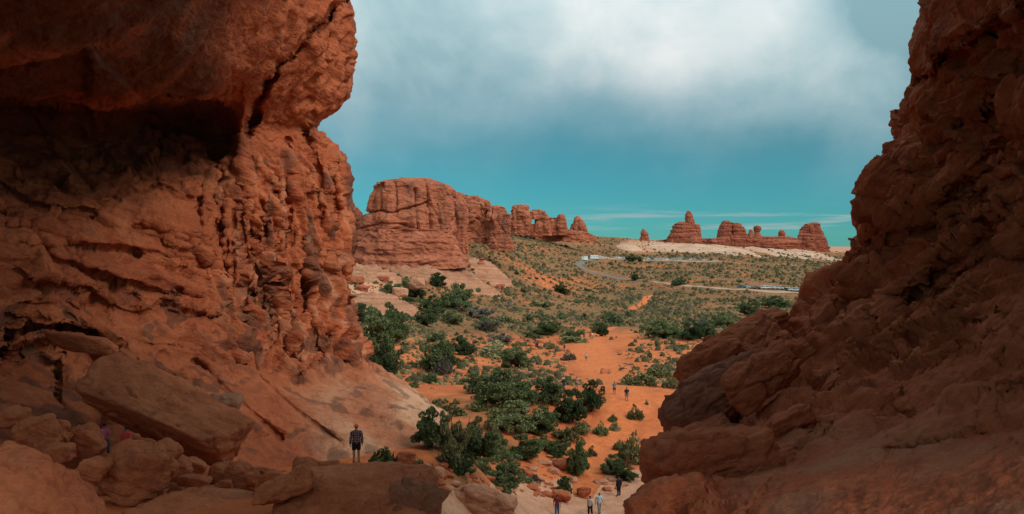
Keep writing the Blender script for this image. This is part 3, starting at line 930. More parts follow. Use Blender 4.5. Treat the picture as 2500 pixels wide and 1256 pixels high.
    blk = plates(np.stack([aw / 3.8, bw / 1.5, cw / 1.5], -1), 0.85, 0.35, 0.07) + (ridged(np.stack([a / 4.5, b / 1.6, c / 1.6], -1), 2) - 0.38) * 0.35
    blk2 = plates(np.stack([aw / 1.2, bw / 0.5, cw / 0.5], -1) + 30, 0.24, 0.4, 0.09) * sstep(-0.2, 0.3, fbm(V / 2.5 + 91, 2))
    hol = -np.maximum(0, fbm(np.stack([a / 1.6, b / 0.8, c / 0.8], -1) + 60, 3) - 0.42) * 0.5
    nav = np.array([-0.72, -0.58, 0.38]); nav /= np.linalg.norm(nav)
    e2s = np.cross(nav, e1); e2s /= np.linalg.norm(e2s)
    if e2s[2] > 0: e2s = -e2s
    tt = V @ e2s
    blk = 1.0 * blk + saw(tt / 2.0 + 0.55 * fbm(V / 4.0 + 2, 2), 0.9) * 0.85 * sstep(-0.4, 0.15, fbm(np.stack([a / 5, b / 2, c / 2], -1) + 12, 2)) + saw(tt / 0.75 + 0.7 * fbm(V / 2.6 + 7, 2), 0.88) * 0.28 * sstep(-0.25, 0.3, fbm(np.stack([a / 3, b / 1.3, c / 1.3], -1) + 31, 2))
    small = fbm(V / 0.32, 4, 0.6) * 0.05
    # nearer rock shows the same relief larger, so it is a little weaker there
    nearw = np.clip(Da / 24.0, 0.35, 1.0) * (1 - 0.45 * smooth)
    V = V + N * ((big + rough * (blk + blk2 + hol)) * nearw + small)[..., None]
    pale = 0.75 * smooth * sstep(0.0, 0.6, fbm(V / 2.5 + 8, 3) + 0.25)
    me = mesh_from('rock_slope', V.reshape(-1, 3), grid_faces(nf + nb, nv)[:, ::-1], True, {'pale': np.clip(pale, 0, 1)})
    tag(link('rock_slope', me, ROCK_R), 'dark brown rock slope of slanting broken ledges rising to the upper right', 'rock wall')


build_right()


def build_span():
    """the rock span of the arch overhead, unseen above the picture, its bulk shaped to shade the rock below"""
    nu, nv = 90, 70
    u = np.linspace(0, 2 * math.pi, nu, endpoint=False)
    s = np.linspace(0, 1, nv)
    U, S = np.meshgrid(u, s)
    cx = -42 + 78 * S
    cz = 28.5 + 5 * np.sin(S * math.pi) ** 0.8 + 2 * S
    cy = 9 - 1 * S
    ry = 28 - 13 * S  # reaches wider on the left to shade the alcove wall more
    rz = 15.0
    V = np.stack([cx, cy + ry * np.cos(U), cz + rz * np.sin(U)], -1)
    V = V + 1.3 * (fbm(V / 7.0, 3))[..., None] * np.stack([0 * U, np.cos(U), np.sin(U)], -1)
    me = mesh_from('rock_arch', V.reshape(-1, 3), grid_faces(nu, nv, True), True, {'pale': np.zeros(nu * nv)})
    tag(link('rock_arch', me, ROCK_L), 'thick unseen sandstone span of the arch overhead, shaped to shade alcove and near rocks', 'rock arch')


build_span()


# ------------------------------------------------------------------ far rock formations
def lobe(profile, D, dep=0.8, nu=120, nv=90, n=2.8, flute=1.0, strata=0.5, lump=1.0, lean=0.0, flutew=5.0, stratah=2.2, seed=0.0, cracks=(), joint2=0.6):
    """one rock tower: stacked rounded sections whose widths come from (row, left, right)"""
    pr = np.array(profile, float)
    py = np.concatenate([pr[0, 0] + (pr[-1, 0] - pr[0, 0]) * (np.linspace(0, 1, nv) ** 1.25)])
    xl = np.interp(py, pr[:, 0], pr[:, 1]); xr = np.interp(py, pr[:, 0], pr[:, 2])
    k = 5
    pad = lambda a: np.convolve(np.pad(a, k // 2, mode='edge'), np.ones(k) / k, 'valid')
    xl, xr = pad(xl), pad(xr)
    z = (HZ - py) * D / F
    cx = ((xl + xr) / 2 - 1250) * D / F; hw = np.maximum((xr - xl) / 2 * D / F, 0.05)
    maxhw = hw.max()
    th = np.linspace(0, 2 * math.pi, nu, endpoint=False)
    c, s = np.cos(th), np.sin(th)
    sc = np.sign(c) * np.abs(c) ** (2 / n); ss = np.sign(s) * np.abs(s) ** (2 / n)
    hd = np.minimum(hw * dep, maxhw * dep)
    X = cx[:, None] + hw[:, None] * sc[None]
    Y = D + maxhw * dep * 0.6 + hd[:, None] * ss[None] + lean * (z - z[-1])[:, None]
    V = np.stack([X, Y, np.repeat(z[:, None], nu, 1)], -1)
    top = np.array([[cx[0], D + maxhw * dep * 0.6 + lean * (z[0] - z[-1]), z[0] + 0.15]])
    N = np.stack([np.repeat((sc * 1.0)[None], nv, 0), np.repeat(ss[None], nv, 0), 0 * X], -1)
    N /= np.linalg.norm(N, axis=-1)[..., None] + 1e-9
    q = V + seed * 31.7
    fl = (ridged(np.stack([q[..., 0] / flutew, q[..., 1] / flutew, q[..., 2] / (flutew * 5)], -1), 3) - 0.40) * 1.6 * flute
    st = (fbm(np.stack([q[..., 0] / 40, q[..., 1] / 40, q[..., 2] / stratah + 0.6 * perlin(q / 25)], -1), 3)) * strata
    lm = fbm(q / 9.0, 4, 0.55) * lump
    und = (ridged(np.stack([q[..., 0] / (flutew * 2.2), q[..., 1] / (flutew * 2.2), q[..., 2] / (flutew * 2.0)], -1) + 50, 3) - 0.4) * 0.8 * lump
    fade = np.clip(np.linspace(0, 1, nv)[:, None] * 9, 0.25, 1)
    qw = q + 1.2 * np.stack([fbm(q / 5 + 3, 2), fbm(q / 5 + 13, 2), fbm(q / 5 + 23, 2)], -1)
    jnt = plates(np.stack([qw[..., 0] / (flutew * 0.8), qw[..., 1] / (flutew * 0.8), qw[..., 2] / (flutew * 1.6)], -1), 1.5 * lump, 0.5, 0.06) + plates(np.stack([qw[..., 0] / 3.0, qw[..., 1] / 3.0, qw[..., 2] / 1.6], -1) + 9, joint2 * lump, 0.4, 0.07)
    dsp = (fl * 0.7 + st * 0.75 + lm + und * 0.6 + jnt) * fade
    if cracks:
        pxv = 1250 + V[..., 0] / V[..., 1] * F; pyv = HZ - V[..., 2] / V[..., 1] * F
        wv = 2.2 * perlin(q / 6.0)
        for poly, w_, dp_ in cracks:
            dd, _ = seg_dist(pxv + wv, pyv + wv, poly)
            dsp = dsp - dp_ * np.exp(-(dd / w_) ** 2) * sstep(0.3, -0.2, ss)[None]
    V = V + N * dsp[..., None]
    V[..., 2] += 0.35 * lump * fbm(q / 5.0, 2)
    V = np.concatenate([V.reshape(-1, 3), top])
    Fq = grid_faces(nu, nv, True)
    ti = len(V) - 1
    i = np.arange(nu)
    Ft = np.stack([i, (i + 1) % nu, np.full(nu, ti), np.full(nu, ti)], -1)
    return V, Fq[:, ::-1], Ft[:, :3]


def formation(name, lobes, mat, label, cat='rock formation', group=None):
    VV, FF, off = [], [], 0
    for kw in lobes:
        V, Fq, Ft = lobe(**kw)
        VV.append(V)
        FF.append(np.concatenate([Fq[:, [0, 1, 2]], Fq[:, [0, 2, 3]], Ft]) + off)
        off += len(V)
    me = mesh_from(name, np.concatenate(VV), np.concatenate(FF), True)
    return tag(link(name, me, mat), label, cat, group)


formation('sandstone_butte', [
    dict(profile=[(431, 975, 1030), (435, 950, 1052), (441, 925, 1070), (449, 905, 1084), (470, 897, 1098), (500, 889, 1104), (520, 885, 1106), (545, 872, 1106), (580, 866, 1108), (645, 858, 1118)], D=330, dep=0.75, nu=260, nv=170, n=3.2, flute=1.7, strata=0.08, lump=1.35, flutew=8.5, joint2=0.15,
         cracks=[([(1013, 462), (1017, 540), (1023, 612)], 3, 2.2), ([(884, 520), (930, 516), (959, 520), (1005, 505), (1050, 492)], 2.5, 1.8), ([(963, 448), (966, 520)], 2.5, 1.6), ([(868, 602), (920, 572), (967, 560), (1015, 577)], 2.5, 1.6), ([(880, 560), (930, 545), (985, 548), (1020, 560)], 2.2, 1.2),
                 ([(870, 627), (951, 625), (1023, 633), (1079, 629), (1120, 622)], 2.5, 1.8), ([(1040, 440), (1048, 500), (1055, 582)], 2.5, 2.0), ([(1072, 500), (1078, 590)], 2.5, 1.6), ([(1090, 560), (1095, 620)], 2.5, 1.5), ([(935, 440), (930, 480), (926, 515)], 2.0, 1.0), ([(990, 575), (992, 630)], 2.0, 1.0), ([(1035, 590), (1040, 635)], 2.0, 1.0), ([(900, 580), (905, 625)], 2, 1.0)]),
    dict(profile=[(476, 1112, 1120), (484, 1106, 1130), (500, 1101, 1138), (530, 1100, 1143), (560, 1100, 1139), (640, 1098, 1142)], D=338, dep=1.1, nu=110, nv=110, n=2.6, flute=0.6, strata=0.4, lump=0.7),
    dict(profile=[(505, 858, 866), (515, 845, 876), (535, 835, 890), (580, 828, 900), (660, 815, 915)], D=345, dep=0.9, nu=110, nv=90, n=2.5, flute=0.8, strata=0.7, lump=1.0),
    dict(profile=[(560, 900, 1090), (590, 868, 1112), (625, 856, 1130), (655, 850, 1145)], D=322, dep=0.55, nu=240, nv=60, n=3.0, flute=0.6, strata=0.9, lump=1.0, flutew=5),
], ROCK_FAR, 'massive round-topped red sandstone butte standing beside the arch leg')
formation('sandstone_fin', [
    dict(profile=[(467, 1106, 1116), (473, 1100, 1134), (482, 1092, 1176), (491, 1092, 1198), (520, 1092, 1202), (602, 1088, 1202)], D=440, dep=0.5, nu=180, nv=100, n=3.4, flute=1.4, strata=0.5, lump=1.3),
    dict(profile=[(502, 1200, 1220), (508, 1192, 1232), (528, 1188, 1246), (602, 1186, 1246)], D=436, dep=0.8, nu=110, nv=80, n=2.8, flute=1.0, strata=0.5, lump=1.0),
], ROCK_FAR, 'long red sandstone fin with rounded tops directly behind the great butte')
formation('sandstone_tower', [
    dict(profile=[(518, 1224, 1234), (524, 1214, 1242), (545, 1206, 1246), (575, 1200, 1249), (612, 1194, 1255)], D=400, dep=0.8, nu=120, nv=100, n=2.6, flute=0.8, strata=0.8, lump=0.8),
], ROCK_FAR, 'layered sandstone tower standing forward of the long red fin')
formation('sandstone_fin', [
    dict(profile=[(500, 1256, 1284), (504, 1249, 1293), (530, 1246, 1296), (575, 1244, 1296)], D=700, dep=0.8, n=3.2, nu=110, nv=70, flute=1.6, strata=0.5, lump=1.2, flutew=7),
    dict(profile=[(512, 1298, 1320), (518, 1290, 1332), (526, 1288, 1340), (536, 1290, 1342)], D=705, dep=0.35, n=3.2, nu=110, nv=50, flute=1.0, strata=0.5, lump=0.9),
    dict(profile=[(530, 1306, 1340), (545, 1305, 1343), (576, 1303, 1346)], D=705, dep=0.6, n=3.0, nu=90, nv=50, flute=1.0, strata=0.5, lump=1.0),
    dict(profile=[(547, 1288, 1310), (576, 1280, 1320)], D=706, dep=0.9, n=2.6, nu=60, nv=30, flute=0.5, strata=0.5, lump=0.6),
], ROCK_FAR, 'distant red fin pierced by a small window, left of the squat dome')
formation('sandstone_dome', [
    dict(profile=[(523, 1366, 1377), (528, 1361, 1381), (545, 1360, 1384), (575, 1358, 1386)], D=720, dep=0.9, n=2.6, nu=90, nv=60, flute=0.5, strata=0.5, lump=0.7),
    dict(profile=[(532, 1342, 1362), (540, 1338, 1366), (575, 1334, 1372)], D=722, dep=0.8, n=2.6, nu=90, nv=50, flute=0.7, strata=0.5, lump=0.8),
], ROCK_FAR, 'squat double-domed red rock between the pierced fin and the pointed cone')
formation('sandstone_cone', [
    dict(profile=[(527, 1409, 1416), (533, 1403, 1421), (545, 1399, 1428), (560, 1394, 1434), (580, 1388, 1440)], D=740, dep=0.9, n=2.4, nu=100, nv=70, flute=0.8, strata=0.9, lump=0.9),
], ROCK_FAR, 'pointed red sandstone cone at the end of the distant row of fins')
formation('talus_ridge', [dict(profile=[(559, 1300, 1385), (564, 1262, 1420), (571, 1240, 1446), (590, 1225, 1465)], D=728, dep=0.16, n=2.6, nu=200, nv=40, flute=0.6, strata=0.5, lump=1.4)], ROCK_FAR, 'low red talus ridge running under the distant row of fins', 'rock ridge')
formation('low_ridge', [dict(profile=[(583, 1650, 1755), (588, 1600, 1775), (596, 1570, 1790), (612, 1545, 1800)], D=1008, dep=0.12, n=2.6, nu=220, nv=40, flute=0.8, strata=0.8, lump=1.5)], ROCK_TUR, 'low dark red ridge linking the turret rock to the knobby ridge', 'rock ridge')
formation('small_rock_spire', [
    dict(profile=[(559, 1571, 1573), (565, 1567, 1577), (572, 1566, 1581), (592, 1562, 1590)], D=1000, dep=0.9, n=2.4, nu=60, nv=40, flute=0.6, strata=0.8, lump=0.8),
], ROCK_TUR, 'tiny lone rock spire on the skyline between the fins and the turret')
formation('turret_rock', [
    dict(profile=[(515, 1680, 1686), (518, 1677, 1690), (530, 1675, 1694), (548, 1675, 1698), (560, 1672, 1700)], D=1000, dep=0.9, n=2.4, nu=80, nv=60, flute=0.5, strata=0.9, lump=0.6),
    dict(profile=[(541, 1662, 1676), (547, 1652, 1690), (553, 1648, 1700), (565, 1643, 1706), (578, 1634, 1711), (602, 1630, 1716)], D=995, dep=0.7, n=2.8, nu=120, nv=80, flute=0.9, strata=1.6, lump=1.0),
    dict(profile=[(548, 1698, 1708), (552, 1694, 1712), (575, 1694, 1713), (602, 1692, 1716)], D=997, dep=0.9, n=2.6, nu=70, nv=60, flute=0.5, strata=1.0, lump=0.6),
], ROCK_TUR, 'layered red rock with a tall thumb-shaped turret on top')
formation('window_ridge', [
    dict(profile=[(578, 1765, 1935), (583, 1745, 1950), (590, 1735, 1990), (622, 1715, 2034)], D=985, dep=0.14, n=3.0, nu=320, nv=60, flute=0.8, strata=1.8, lump=1.2),
    dict(profile=[(539, 1769, 1784), (544, 1763, 1788), (560, 1758, 1790), (600, 1750, 1795)], D=990, dep=0.8, n=2.8, nu=90, nv=70, flute=0.9, strata=1.2, lump=0.8),
    dict(profile=[(544, 1790, 1806), (550, 1788, 1814), (562, 1786, 1821), (600, 1784, 1838)], D=990, dep=0.8, n=2.8, nu=90, nv=70, flute=0.9, strata=1.2, lump=0.8),
    dict(profile=[(554, 1814, 1819), (560, 1812, 1823), (575, 1810, 1828), (600, 1806, 1840)], D=990, dep=0.9, n=2.5, nu=60, nv=50, flute=0.5, strata=0.8, lump=0.5),
    dict(profile=[(561, 1832, 1838), (568, 1829, 1841), (600, 1824, 1848)], D=990, dep=0.9, n=2.5, nu=60, nv=50, flute=0.5, strata=0.8, lump=0.5),
    dict(profile=[(551, 1848, 1856), (555, 1844, 1860), (563, 1844, 1860), (569, 1847, 1857), (578, 1840, 1864), (600, 1832, 1876)], D=990, dep=0.9, n=2.4, nu=70, nv=70, flute=0.4, strata=0.9, lump=0.5),
    dict(profile=[(562, 1908, 1915), (567, 1905, 1919), (575, 1905, 1920), (600, 1892, 1934)], D=990, dep=0.9, n=2.4, nu=70, nv=60, flute=0.4, strata=0.9, lump=0.5),
], ROCK_TUR, 'long low red ridge crowned with knobs and a balanced head')
formation('sandstone_butte', [
    dict(profile=[(543, 1988, 2002), (547, 1975, 2007), (556, 1965, 2009), (562, 1963, 2010), (575, 1958, 2019), (592, 1954, 2024), (622, 1944, 2032)], D=984, dep=0.7, n=2.8, nu=130, nv=90, flute=0.9, strata=1.4, lump=1.2),
    dict(profile=[(563, 1956, 1960), (572, 1952, 1964), (600, 1946, 1972)], D=986, dep=0.9, n=2.5, nu=60, nv=50, flute=0.5, strata=0.8, lump=0.5),
], ROCK_TUR, 'overhanging far red butte ending the knobby ridge at its right end')


# pale domes of slickrock: each a low mound with its own distance
def mound(name, x0, x1, ytop, ybot, D, mat, label, cat, group=None, depth=None, lump=0.5, led=0.35, nu=90, nv=40, kind=None, skew=0.0):
    hw = (x1 - x0) / 2 * D / F; cx = ((x0 + x1) / 2 - 1250) * D / F
    zt = (HZ - ytop) * D / F; zb = (HZ - ybot) * D / F
    dp = depth or hw * 0.6
    th = np.linspace(0, 2 * math.pi, nu, endpoint=False)
    r = np.linspace(0.02, 1.12, nv)
    R, TH = np.meshgrid(r, th, indexing='ij')
    wob = 1 + 0.14 * perlin(np.stack([np.cos(TH) * 1.5 + cx, np.sin(TH) * 1.5, 0 * TH + D * 0.1], -1))
    X = cx + hw * R * wob * np.cos(TH); Y = D + dp * 0.6 + dp * R * wob * np.sin(TH)
    prof = (1 - np.clip(R, 0, 2) ** 2.2)
    g0 = hgt(X, Y)
    H = max(zt - float(g0[0].mean()), 1.2)
    zb = zt - H
    Z = g0 + H * prof - 0.25 * (R > 0.98) + skew * (X - cx)
    stp = max(0.5, H * 0.11)
    zz = Z / stp + 0.8 * perlin(np.stack([X / 12, Y / 12, Z / 9], -1))
    fr = zz - np.floor(zz)
    Z = Z + 0.9 * stp * (sstep(0.6, 0.95, fr) - fr) * min(1.0, led * 1.6)
    V = np.stack([X, Y, Z], -1)
    h = zt - zb
    Z2 = Z + lump * fbm(V / max(3.0, hw * 0.35), 3) * min(1, h * 0.25) + led * (ridged(np.stack([X / 9, Y / 9, Z / 0.9], -1), 2) - 0.35) * min(1.5, h * 0.3)
    V[..., 2] = Z2
    me = mesh_from(name, V.reshape(-1, 3), grid_faces(nu, nv, True), True)
    return tag(link(name, me, mat), label, cat, group, kind)


mound('slickrock_apron', 905, 1225, 637, 700, 318, ROCK_PALE, 'pale pink slickrock apron spread at the foot of the great butte', 'rock ledge', depth=17, lump=0.9, led=1.0, nu=200, nv=90)
mound('slickrock_apron', 1105, 1254, 640, 692, 362, ROCK_PALE, 'tapering tongue of pale slickrock running out right of the great butte', 'rock ledge', depth=20, lump=0.8, led=0.6, nu=120, nv=60)
mound('slickrock_ledge', 815, 985, 655, 728, 290, ROCK_PALE, 'broken pinkish ledge below the left shoulder of the great butte', 'rock ledge', depth=11, lump=1.2, led=1.0, nu=120, nv=60)
mound('slickrock_ledge', 830, 1040, 728, 782, 232, ROCK_PALE, 'flat pale ledge beside the arch leg, dotted with shrubs', 'rock ledge', depth=14, lump=0.9, led=1.0, nu=140, nv=60)
mound('slickrock_ledge', 835, 925, 800, 850, 150, ROCK_PALE, 'small pale ledge close against the flank of the arch leg', 'rock ledge', depth=8, lump=0.4, led=0.4)
WHITE = [(1515, 1575, 600, 616, 905), (1600, 1690, 597, 622, 905), (1650, 1745, 601, 626, 900), (1728, 1812, 602, 631, 895), (1795, 1862, 604, 634, 890), (1858, 1936, 603, 638, 885), (1930, 1978, 609, 640, 882), (1968, 2062, 609, 645, 878)]
WLAB = ['leftmost low patch of white slickrock under the skyline', 'white slickrock patch below the gap left of the turret', 'white slickrock slope directly below the turret rock', 'white slickrock dome below the left end of the knobby ridge',
        'narrow white slickrock dome below the balanced head', 'broad white slickrock dome in the middle of the pale row', 'slim white slickrock dome left of the last pale slope', 'last white slickrock slope below the far right butte']
for (a, b, c, d, D), lb in zip(WHITE, WLAB):
    cxp = (a + b) / 2
    d0 = ground_px(cxp, d, 500)[1]; d1 = ground_px(cxp, c + 3, 500)[1]
    Dm = max(d0 + 8, 0.55 * d0 + 0.45 * d1)
    mound('slickrock_dome', a, b, row_at(cxp, Dm) - 11, d, Dm, ROCK_WHITE, lb, 'rock dome', 'white slickrock below the far ridge', depth=max(14, 0.5 * (d1 - d0)), lump=1.4, led=0.6, nu=90, nv=40)

# ------------------------------------------------------------------ boulders
def ico(sub):
    bm = bmesh.new()
    bmesh.ops.create_icosphere(bm, subdivisions=sub, radius=1.0)
    v = np.array([q.co[:] for q in bm.verts]); f = np.array([[q.index for q in fc.verts] for fc in bm.faces])
    bm.free()
    return v, f


ICO = {k: ico(k) for k in (2, 3, 4, 5, 6)}


def boulder_mesh(name, size, seed, sub=4, facets=9, sharp=15.0, rough=0.05, bed=0.03, cut=None, rot=0.0, relief=0.0):
    """rounded block: soft intersection of random half-spaces, then noise; size = half extents"""
    r_ = np.random.default_rng(seed)
    v, f = ICO[sub]
    d = v / np.linalg.norm(v, axis=1)[:, None]
    n = r_.normal(size=(facets, 3)); n /= np.linalg.norm(n, axis=1)[:, None]
    h = r_.uniform(0.72, 1.0, facets)
    n = np.vstack([n, [(1, 0, 0), (-1, 0, 0), (0, 1, 0), (0, -1, 0), (0, 0, 1), (0, 0, -1)]])
    h = np.concatenate([h, r_.uniform(0.85, 1.0, 6)])
    if cut:
        for c in cut:
            c = np.array(c, float)
            n = np.vstack([n, c[:3] / np.linalg.norm(c[:3])]); h = np.append(h, c[3])
    s = np.maximum(d @ n.T, 1e-3) / h
    rad = 1.0 / (np.sum(s ** sharp, 1) ** (1 / sharp))
    p = d * rad[:, None]
    q = p * np.array(size) / max(size) * 2.2 + seed * 3.3
    p = p * (1 + rough * 2.2 * fbm(q * 0.8, 3)[:, None] + rough * fbm(q * 3.0, 3)[:, None] * 0.8 - bed * np.maximum(0, fbm(np.stack([q[:, 0], q[:, 1], q[:, 2] * 5], -1), 2))[:, None])
    p = p * np.array(size)
    if relief:
        w_ = p + seed * 5.1
        rl = plates(np.stack([w_[:, 0] / 1.5, w_[:, 1] / 1.3, w_[:, 2] / 0.6], -1) + 0.25 * fbm(w_ / 0.9, 2)[:, None], relief * 1.1, 0.6, 0.05) + 0.5 * (ridged(np.stack([w_[:, 0] / 2.2, w_[:, 1] / 1.3, w_[:, 2] / 0.45], -1), 3) - 0.38) * relief + (ridged(w_ / 1.1 + 20, 3) - 0.38) * relief * 0.6 + fbm(w_ / 0.35, 3) * relief * 0.2
        nrm = d / np.array(size); nrm /= np.linalg.norm(nrm, axis=1)[:, None]
        p = p + nrm * rl[:, None]
    c, s_ = math.cos(rot), math.sin(rot)
    p = np.stack([p[:, 0] * c + p[:, 2] * s_, p[:, 1], -p[:, 0] * s_ + p[:, 2] * c], -1)   # tilt in the picture plane
    return mesh_from(name, p, f, True)


BCOUNT = [0]


def boulder(px, py, w, h, D, label, mat=None, group=None, seed=None, dep=0.8, sub=4, rot=0.0, name='boulder', **kw):
    """boulder centred at photo (px,py), w x h photo pixels across, at distance D"""
    BCOUNT[0] += 1
    sd = seed if seed is not None else 100 + BCOUNT[0]
    if D is None:
        D = ground_px(px, py + h * 0.42, 30)[1]
    kw.setdefault('relief', 0.20 if sub >= 5 else 0.08)
    hx, hz = w / 2 * D / F, h / 2 * D / F
    me = boulder_mesh(name, (hx, dep * (hx * hz) ** 0.5 * 1.1, hz), sd, sub, rot=rot, **kw)
    o = link(name, me, mat or ROCK_B, loc=tuple(P(px, py, D)))
    return tag(o, label, 'boulder', group)


R = math.radians
# left rubble
boulder(388, 1020, 425, 158, 39.5, 'huge tilted rock slab leaning over a dark hollow', seed=5, sub=6, rot=R(24), dep=1.0, sharp=22, rough=0.025, facets=3, relief=0.16, cut=[(0.0, -0.78, -0.62, 0.36), (0.1, -0.35, 0.93, 0.62), (0.9, -0.4, 0.1, 0.86), (-0.85, -0.2, -0.4, 0.85)])
boulder(550, 990, 85, 60, 42, 'pale rounded boulder behind the upper edge of the huge tilted slab', mat=ROCK_SLAB, seed=9)
boulder(308, 878, 62, 44, 44.5, 'angular block lodged on the curved ledge above the huge slab', seed=11, rot=R(30), sharp=14)
boulder(205, 838, 190, 44, 45.5, 'long curved flake of rock capping the arched hollow', seed=12, rot=R(8), sharp=10, dep=0.6)
boulder(358, 922, 90, 26, 44, 'thin pale flake lying down-slope of the lodged block', mat=ROCK_SLAB, seed=14, rot=R(22), sharp=14)
boulder(335, 1150, 190, 145, 31, 'largest rounded boulder in front of the seated visitors', seed=21, sub=5, rot=R(12))
boulder(100, 1060, 135, 90, 33, 'wide flat-topped boulder at the left of the rubble', seed=22, sub=5)
boulder(205, 1080, 100, 80, 34, 'leaning oval boulder left of the two seated visitors', seed=23, sub=5, rot=R(32))
boulder(226, 1150, 82, 60, 30, 'small round boulder left of the largest rubble boulder', seed=24)
boulder(398, 1110, 78, 72, 34, 'tall rounded boulder behind the largest rubble boulder', seed=25, rot=R(40))
boulder(442, 1150, 60, 66, 35, 'wedge-shaped rock right of the largest rubble boulder', seed=26)
boulder(476, 1140, 66, 40, 37, 'tilted flat stone under the lower end of the huge slab', seed=27, rot=R(20))
boulder(535, 1155, 58, 50, 35, 'rounded knob of rock beneath the tip of the huge slab', seed=28)
boulder(592, 1165, 84, 78, 34, 'blocky boulder standing just right of the huge slab', seed=29, sub=5, sharp=12)
boulder(475, 1172, 90, 26, 34, 'long low flat stone among the rubble below the huge slab', seed=30, rot=R(5), sharp=12)
boulder(665, 1178, 56, 62, 32, 'upright three-sided rock near the big smooth foreground boulder', seed=31, sharp=16, facets=6)
boulder(748, 1145, 70, 50, 34, 'round boulder left of the hiker in the plaid shirt', seed=32)
boulder(800, 1140, 60, 34, 35, 'low boulder directly at the left of the plaid hiker', seed=33)
boulder(640, 1150, 40, 24, 36, 'small slab of stone between blocky boulder and upright rock', seed=34)
boulder(545, 1185, 50, 30, 33, 'small oval stone low in the rubble gap', seed=35)
boulder(140, 1110, 80, 60, 31, 'dark half-buried boulder below the wide flat-topped one', seed=36)
boulder(30, 1020, 90, 60, 35, 'boulder at the left edge above the flat-topped one', seed=37)
boulder(365, 1085, 40, 30, 36, 'small rock just right of the seated visitors', seed=38)
# big foreground boulders
boulder(510, 1262, 420, 90, 30, 'smooth low rock floor between the rubble and the domed boulder', seed=40, sub=6, dep=1.6, sharp=6, relief=0.08, rot=R(4))
boulder(842, 1246, 440, 206, 27.5, 'big smooth domed boulder on which the plaid hiker stands', seed=41, sub=6, dep=0.9, sharp=4.5, facets=4, relief=0.05, rough=0.05, rot=R(-4))
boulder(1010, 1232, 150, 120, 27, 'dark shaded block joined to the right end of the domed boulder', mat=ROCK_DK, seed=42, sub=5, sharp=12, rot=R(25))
boulder(690, 1195, 170, 60, 26.5, 'long low shoulder of rock in front of the domed boulder', seed=43, sub=5, rot=R(-20))
boulder(1165, 1218, 200, 66, None, 'flat-topped slab split by a crack on the pink slickrock', mat=ROCK_SLAB, seed=44, sub=5, sharp=14, rot=R(9), dep=0.7)
boulder(1232, 1232, 60, 44, None, 'broken end block of the cracked flat slab', mat=ROCK_SLAB, seed=45, sharp=14, rot=R(9))
boulder(1190, 1262, 90, 40, None, 'rounded stone at the lower frame edge below the cracked slab', seed=46)
boulder(990, 1125, 58, 50, None, 'orange boulder right of the green bush beside the plaid hiker', seed=47)
boulder(1070, 1158, 40, 36, None, 'small pale boulder left of the thick juniper clump', mat=ROCK_SLAB, seed=48)
boulder(1425, 1200, 40, 26, None, 'small red boulder beside the trail end at the slickrock', seed=49)
boulder(1370, 1210, 50, 26, None, 'low broken rock under the little bush above the maroon walker', seed=50)
boulder(60, 1300, 560, 360, 17, 'broad dark rock slope filling the lower left corner', seed=61, sub=6, dep=1.0, rot=R(38), sharp=7, rough=0.04)
# right slope: separate blocks seen in front of the slope
boulder(1796, 872, 290, 146, 33, 'large tilted slab with a dark square end above the sand', mat=ROCK_R, seed=71, sub=6, dep=0.8, rot=R(-32), sharp=12, rough=0.05)
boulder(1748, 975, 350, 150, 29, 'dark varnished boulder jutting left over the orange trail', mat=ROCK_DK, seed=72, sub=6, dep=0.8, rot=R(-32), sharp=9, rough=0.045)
boulder(1862, 925, 190, 110, 26.5, 'smooth brown block resting on the varnished boulder', mat=ROCK_R, seed=73, sub=6, rot=R(-30), sharp=11, rough=0.03)
boulder(1932, 1035, 120, 70, 22, 'angular block with a shaded lower face on the brown slope', mat=ROCK_R, seed=74, sub=5, rot=R(-30), sharp=14)
boulder(1720, 1125, 330, 230, 20.5, 'biggest rounded brown boulder at the lower right', mat=ROCK_R, seed=75, sub=6, dep=0.9, rot=R(-12), sharp=7, rough=0.045)
boulder(1935, 862, 110, 60, 27, 'rounded lump of rock above the smooth brown block', mat=ROCK_R, seed=76, sub=5, rot=R(-20))
boulder(1840, 800, 160, 60, 35, 'low pale ledge block at the far edge of the brown slope', mat=ROCK_R, seed=77, sub=5, rot=R(-20))
boulder(1630, 1230, 200, 110, 17.5, 'low brown rock below the biggest rounded boulder', mat=ROCK_R, seed=78, sub=5, rot=R(-25))
# odd stones further off
for i, (a, b, w, h, lb) in enumerate(((868, 640, 60, 26, 'broken red ledge block nearest the cliff edge under the butte shoulder'), (905, 662, 46, 22, 'tilted red block below the butte shoulder'), (862, 684, 54, 24, 'rounded red block between cliff edge and pale ledge'), (935, 684, 34, 18, 'small red block beside the pale apron'), (885, 704, 34, 18, 'cube-like red block above the flat pale ledge'), (1222, 700, 26, 12, 'little red block at the tip of the pale tongue'), (1160, 690, 30, 14, 'red rubble block below the stacked rock knob'))):
    boulder(a, b, w, h, None, lb, mat=ROCK_FAR, seed=400 + i, sharp=12, relief=0.5)
boulder(975, 713, 44, 26, 245, 'pale round boulder lying on the flat ledge', mat=ROCK_PALE, seed=81)
boulder(1018, 694, 48, 34, 262, 'large pale split boulder under the slickrock apron', mat=ROCK_PALE, seed=82)
formation('balanced_rock', [dict(profile=[(627, 1172, 1178), (632, 1168, 1183), (638, 1170, 1181), (646, 1164, 1186)], D=318, dep=0.9, n=2.4, nu=50, nv=40, flute=0.2, strata=0.5, lump=0.25, flutew=2, stratah=1.0)], ROCK_FAR, 'small stacked rock knob on the pale apron right of the great butte', 'rock knob')

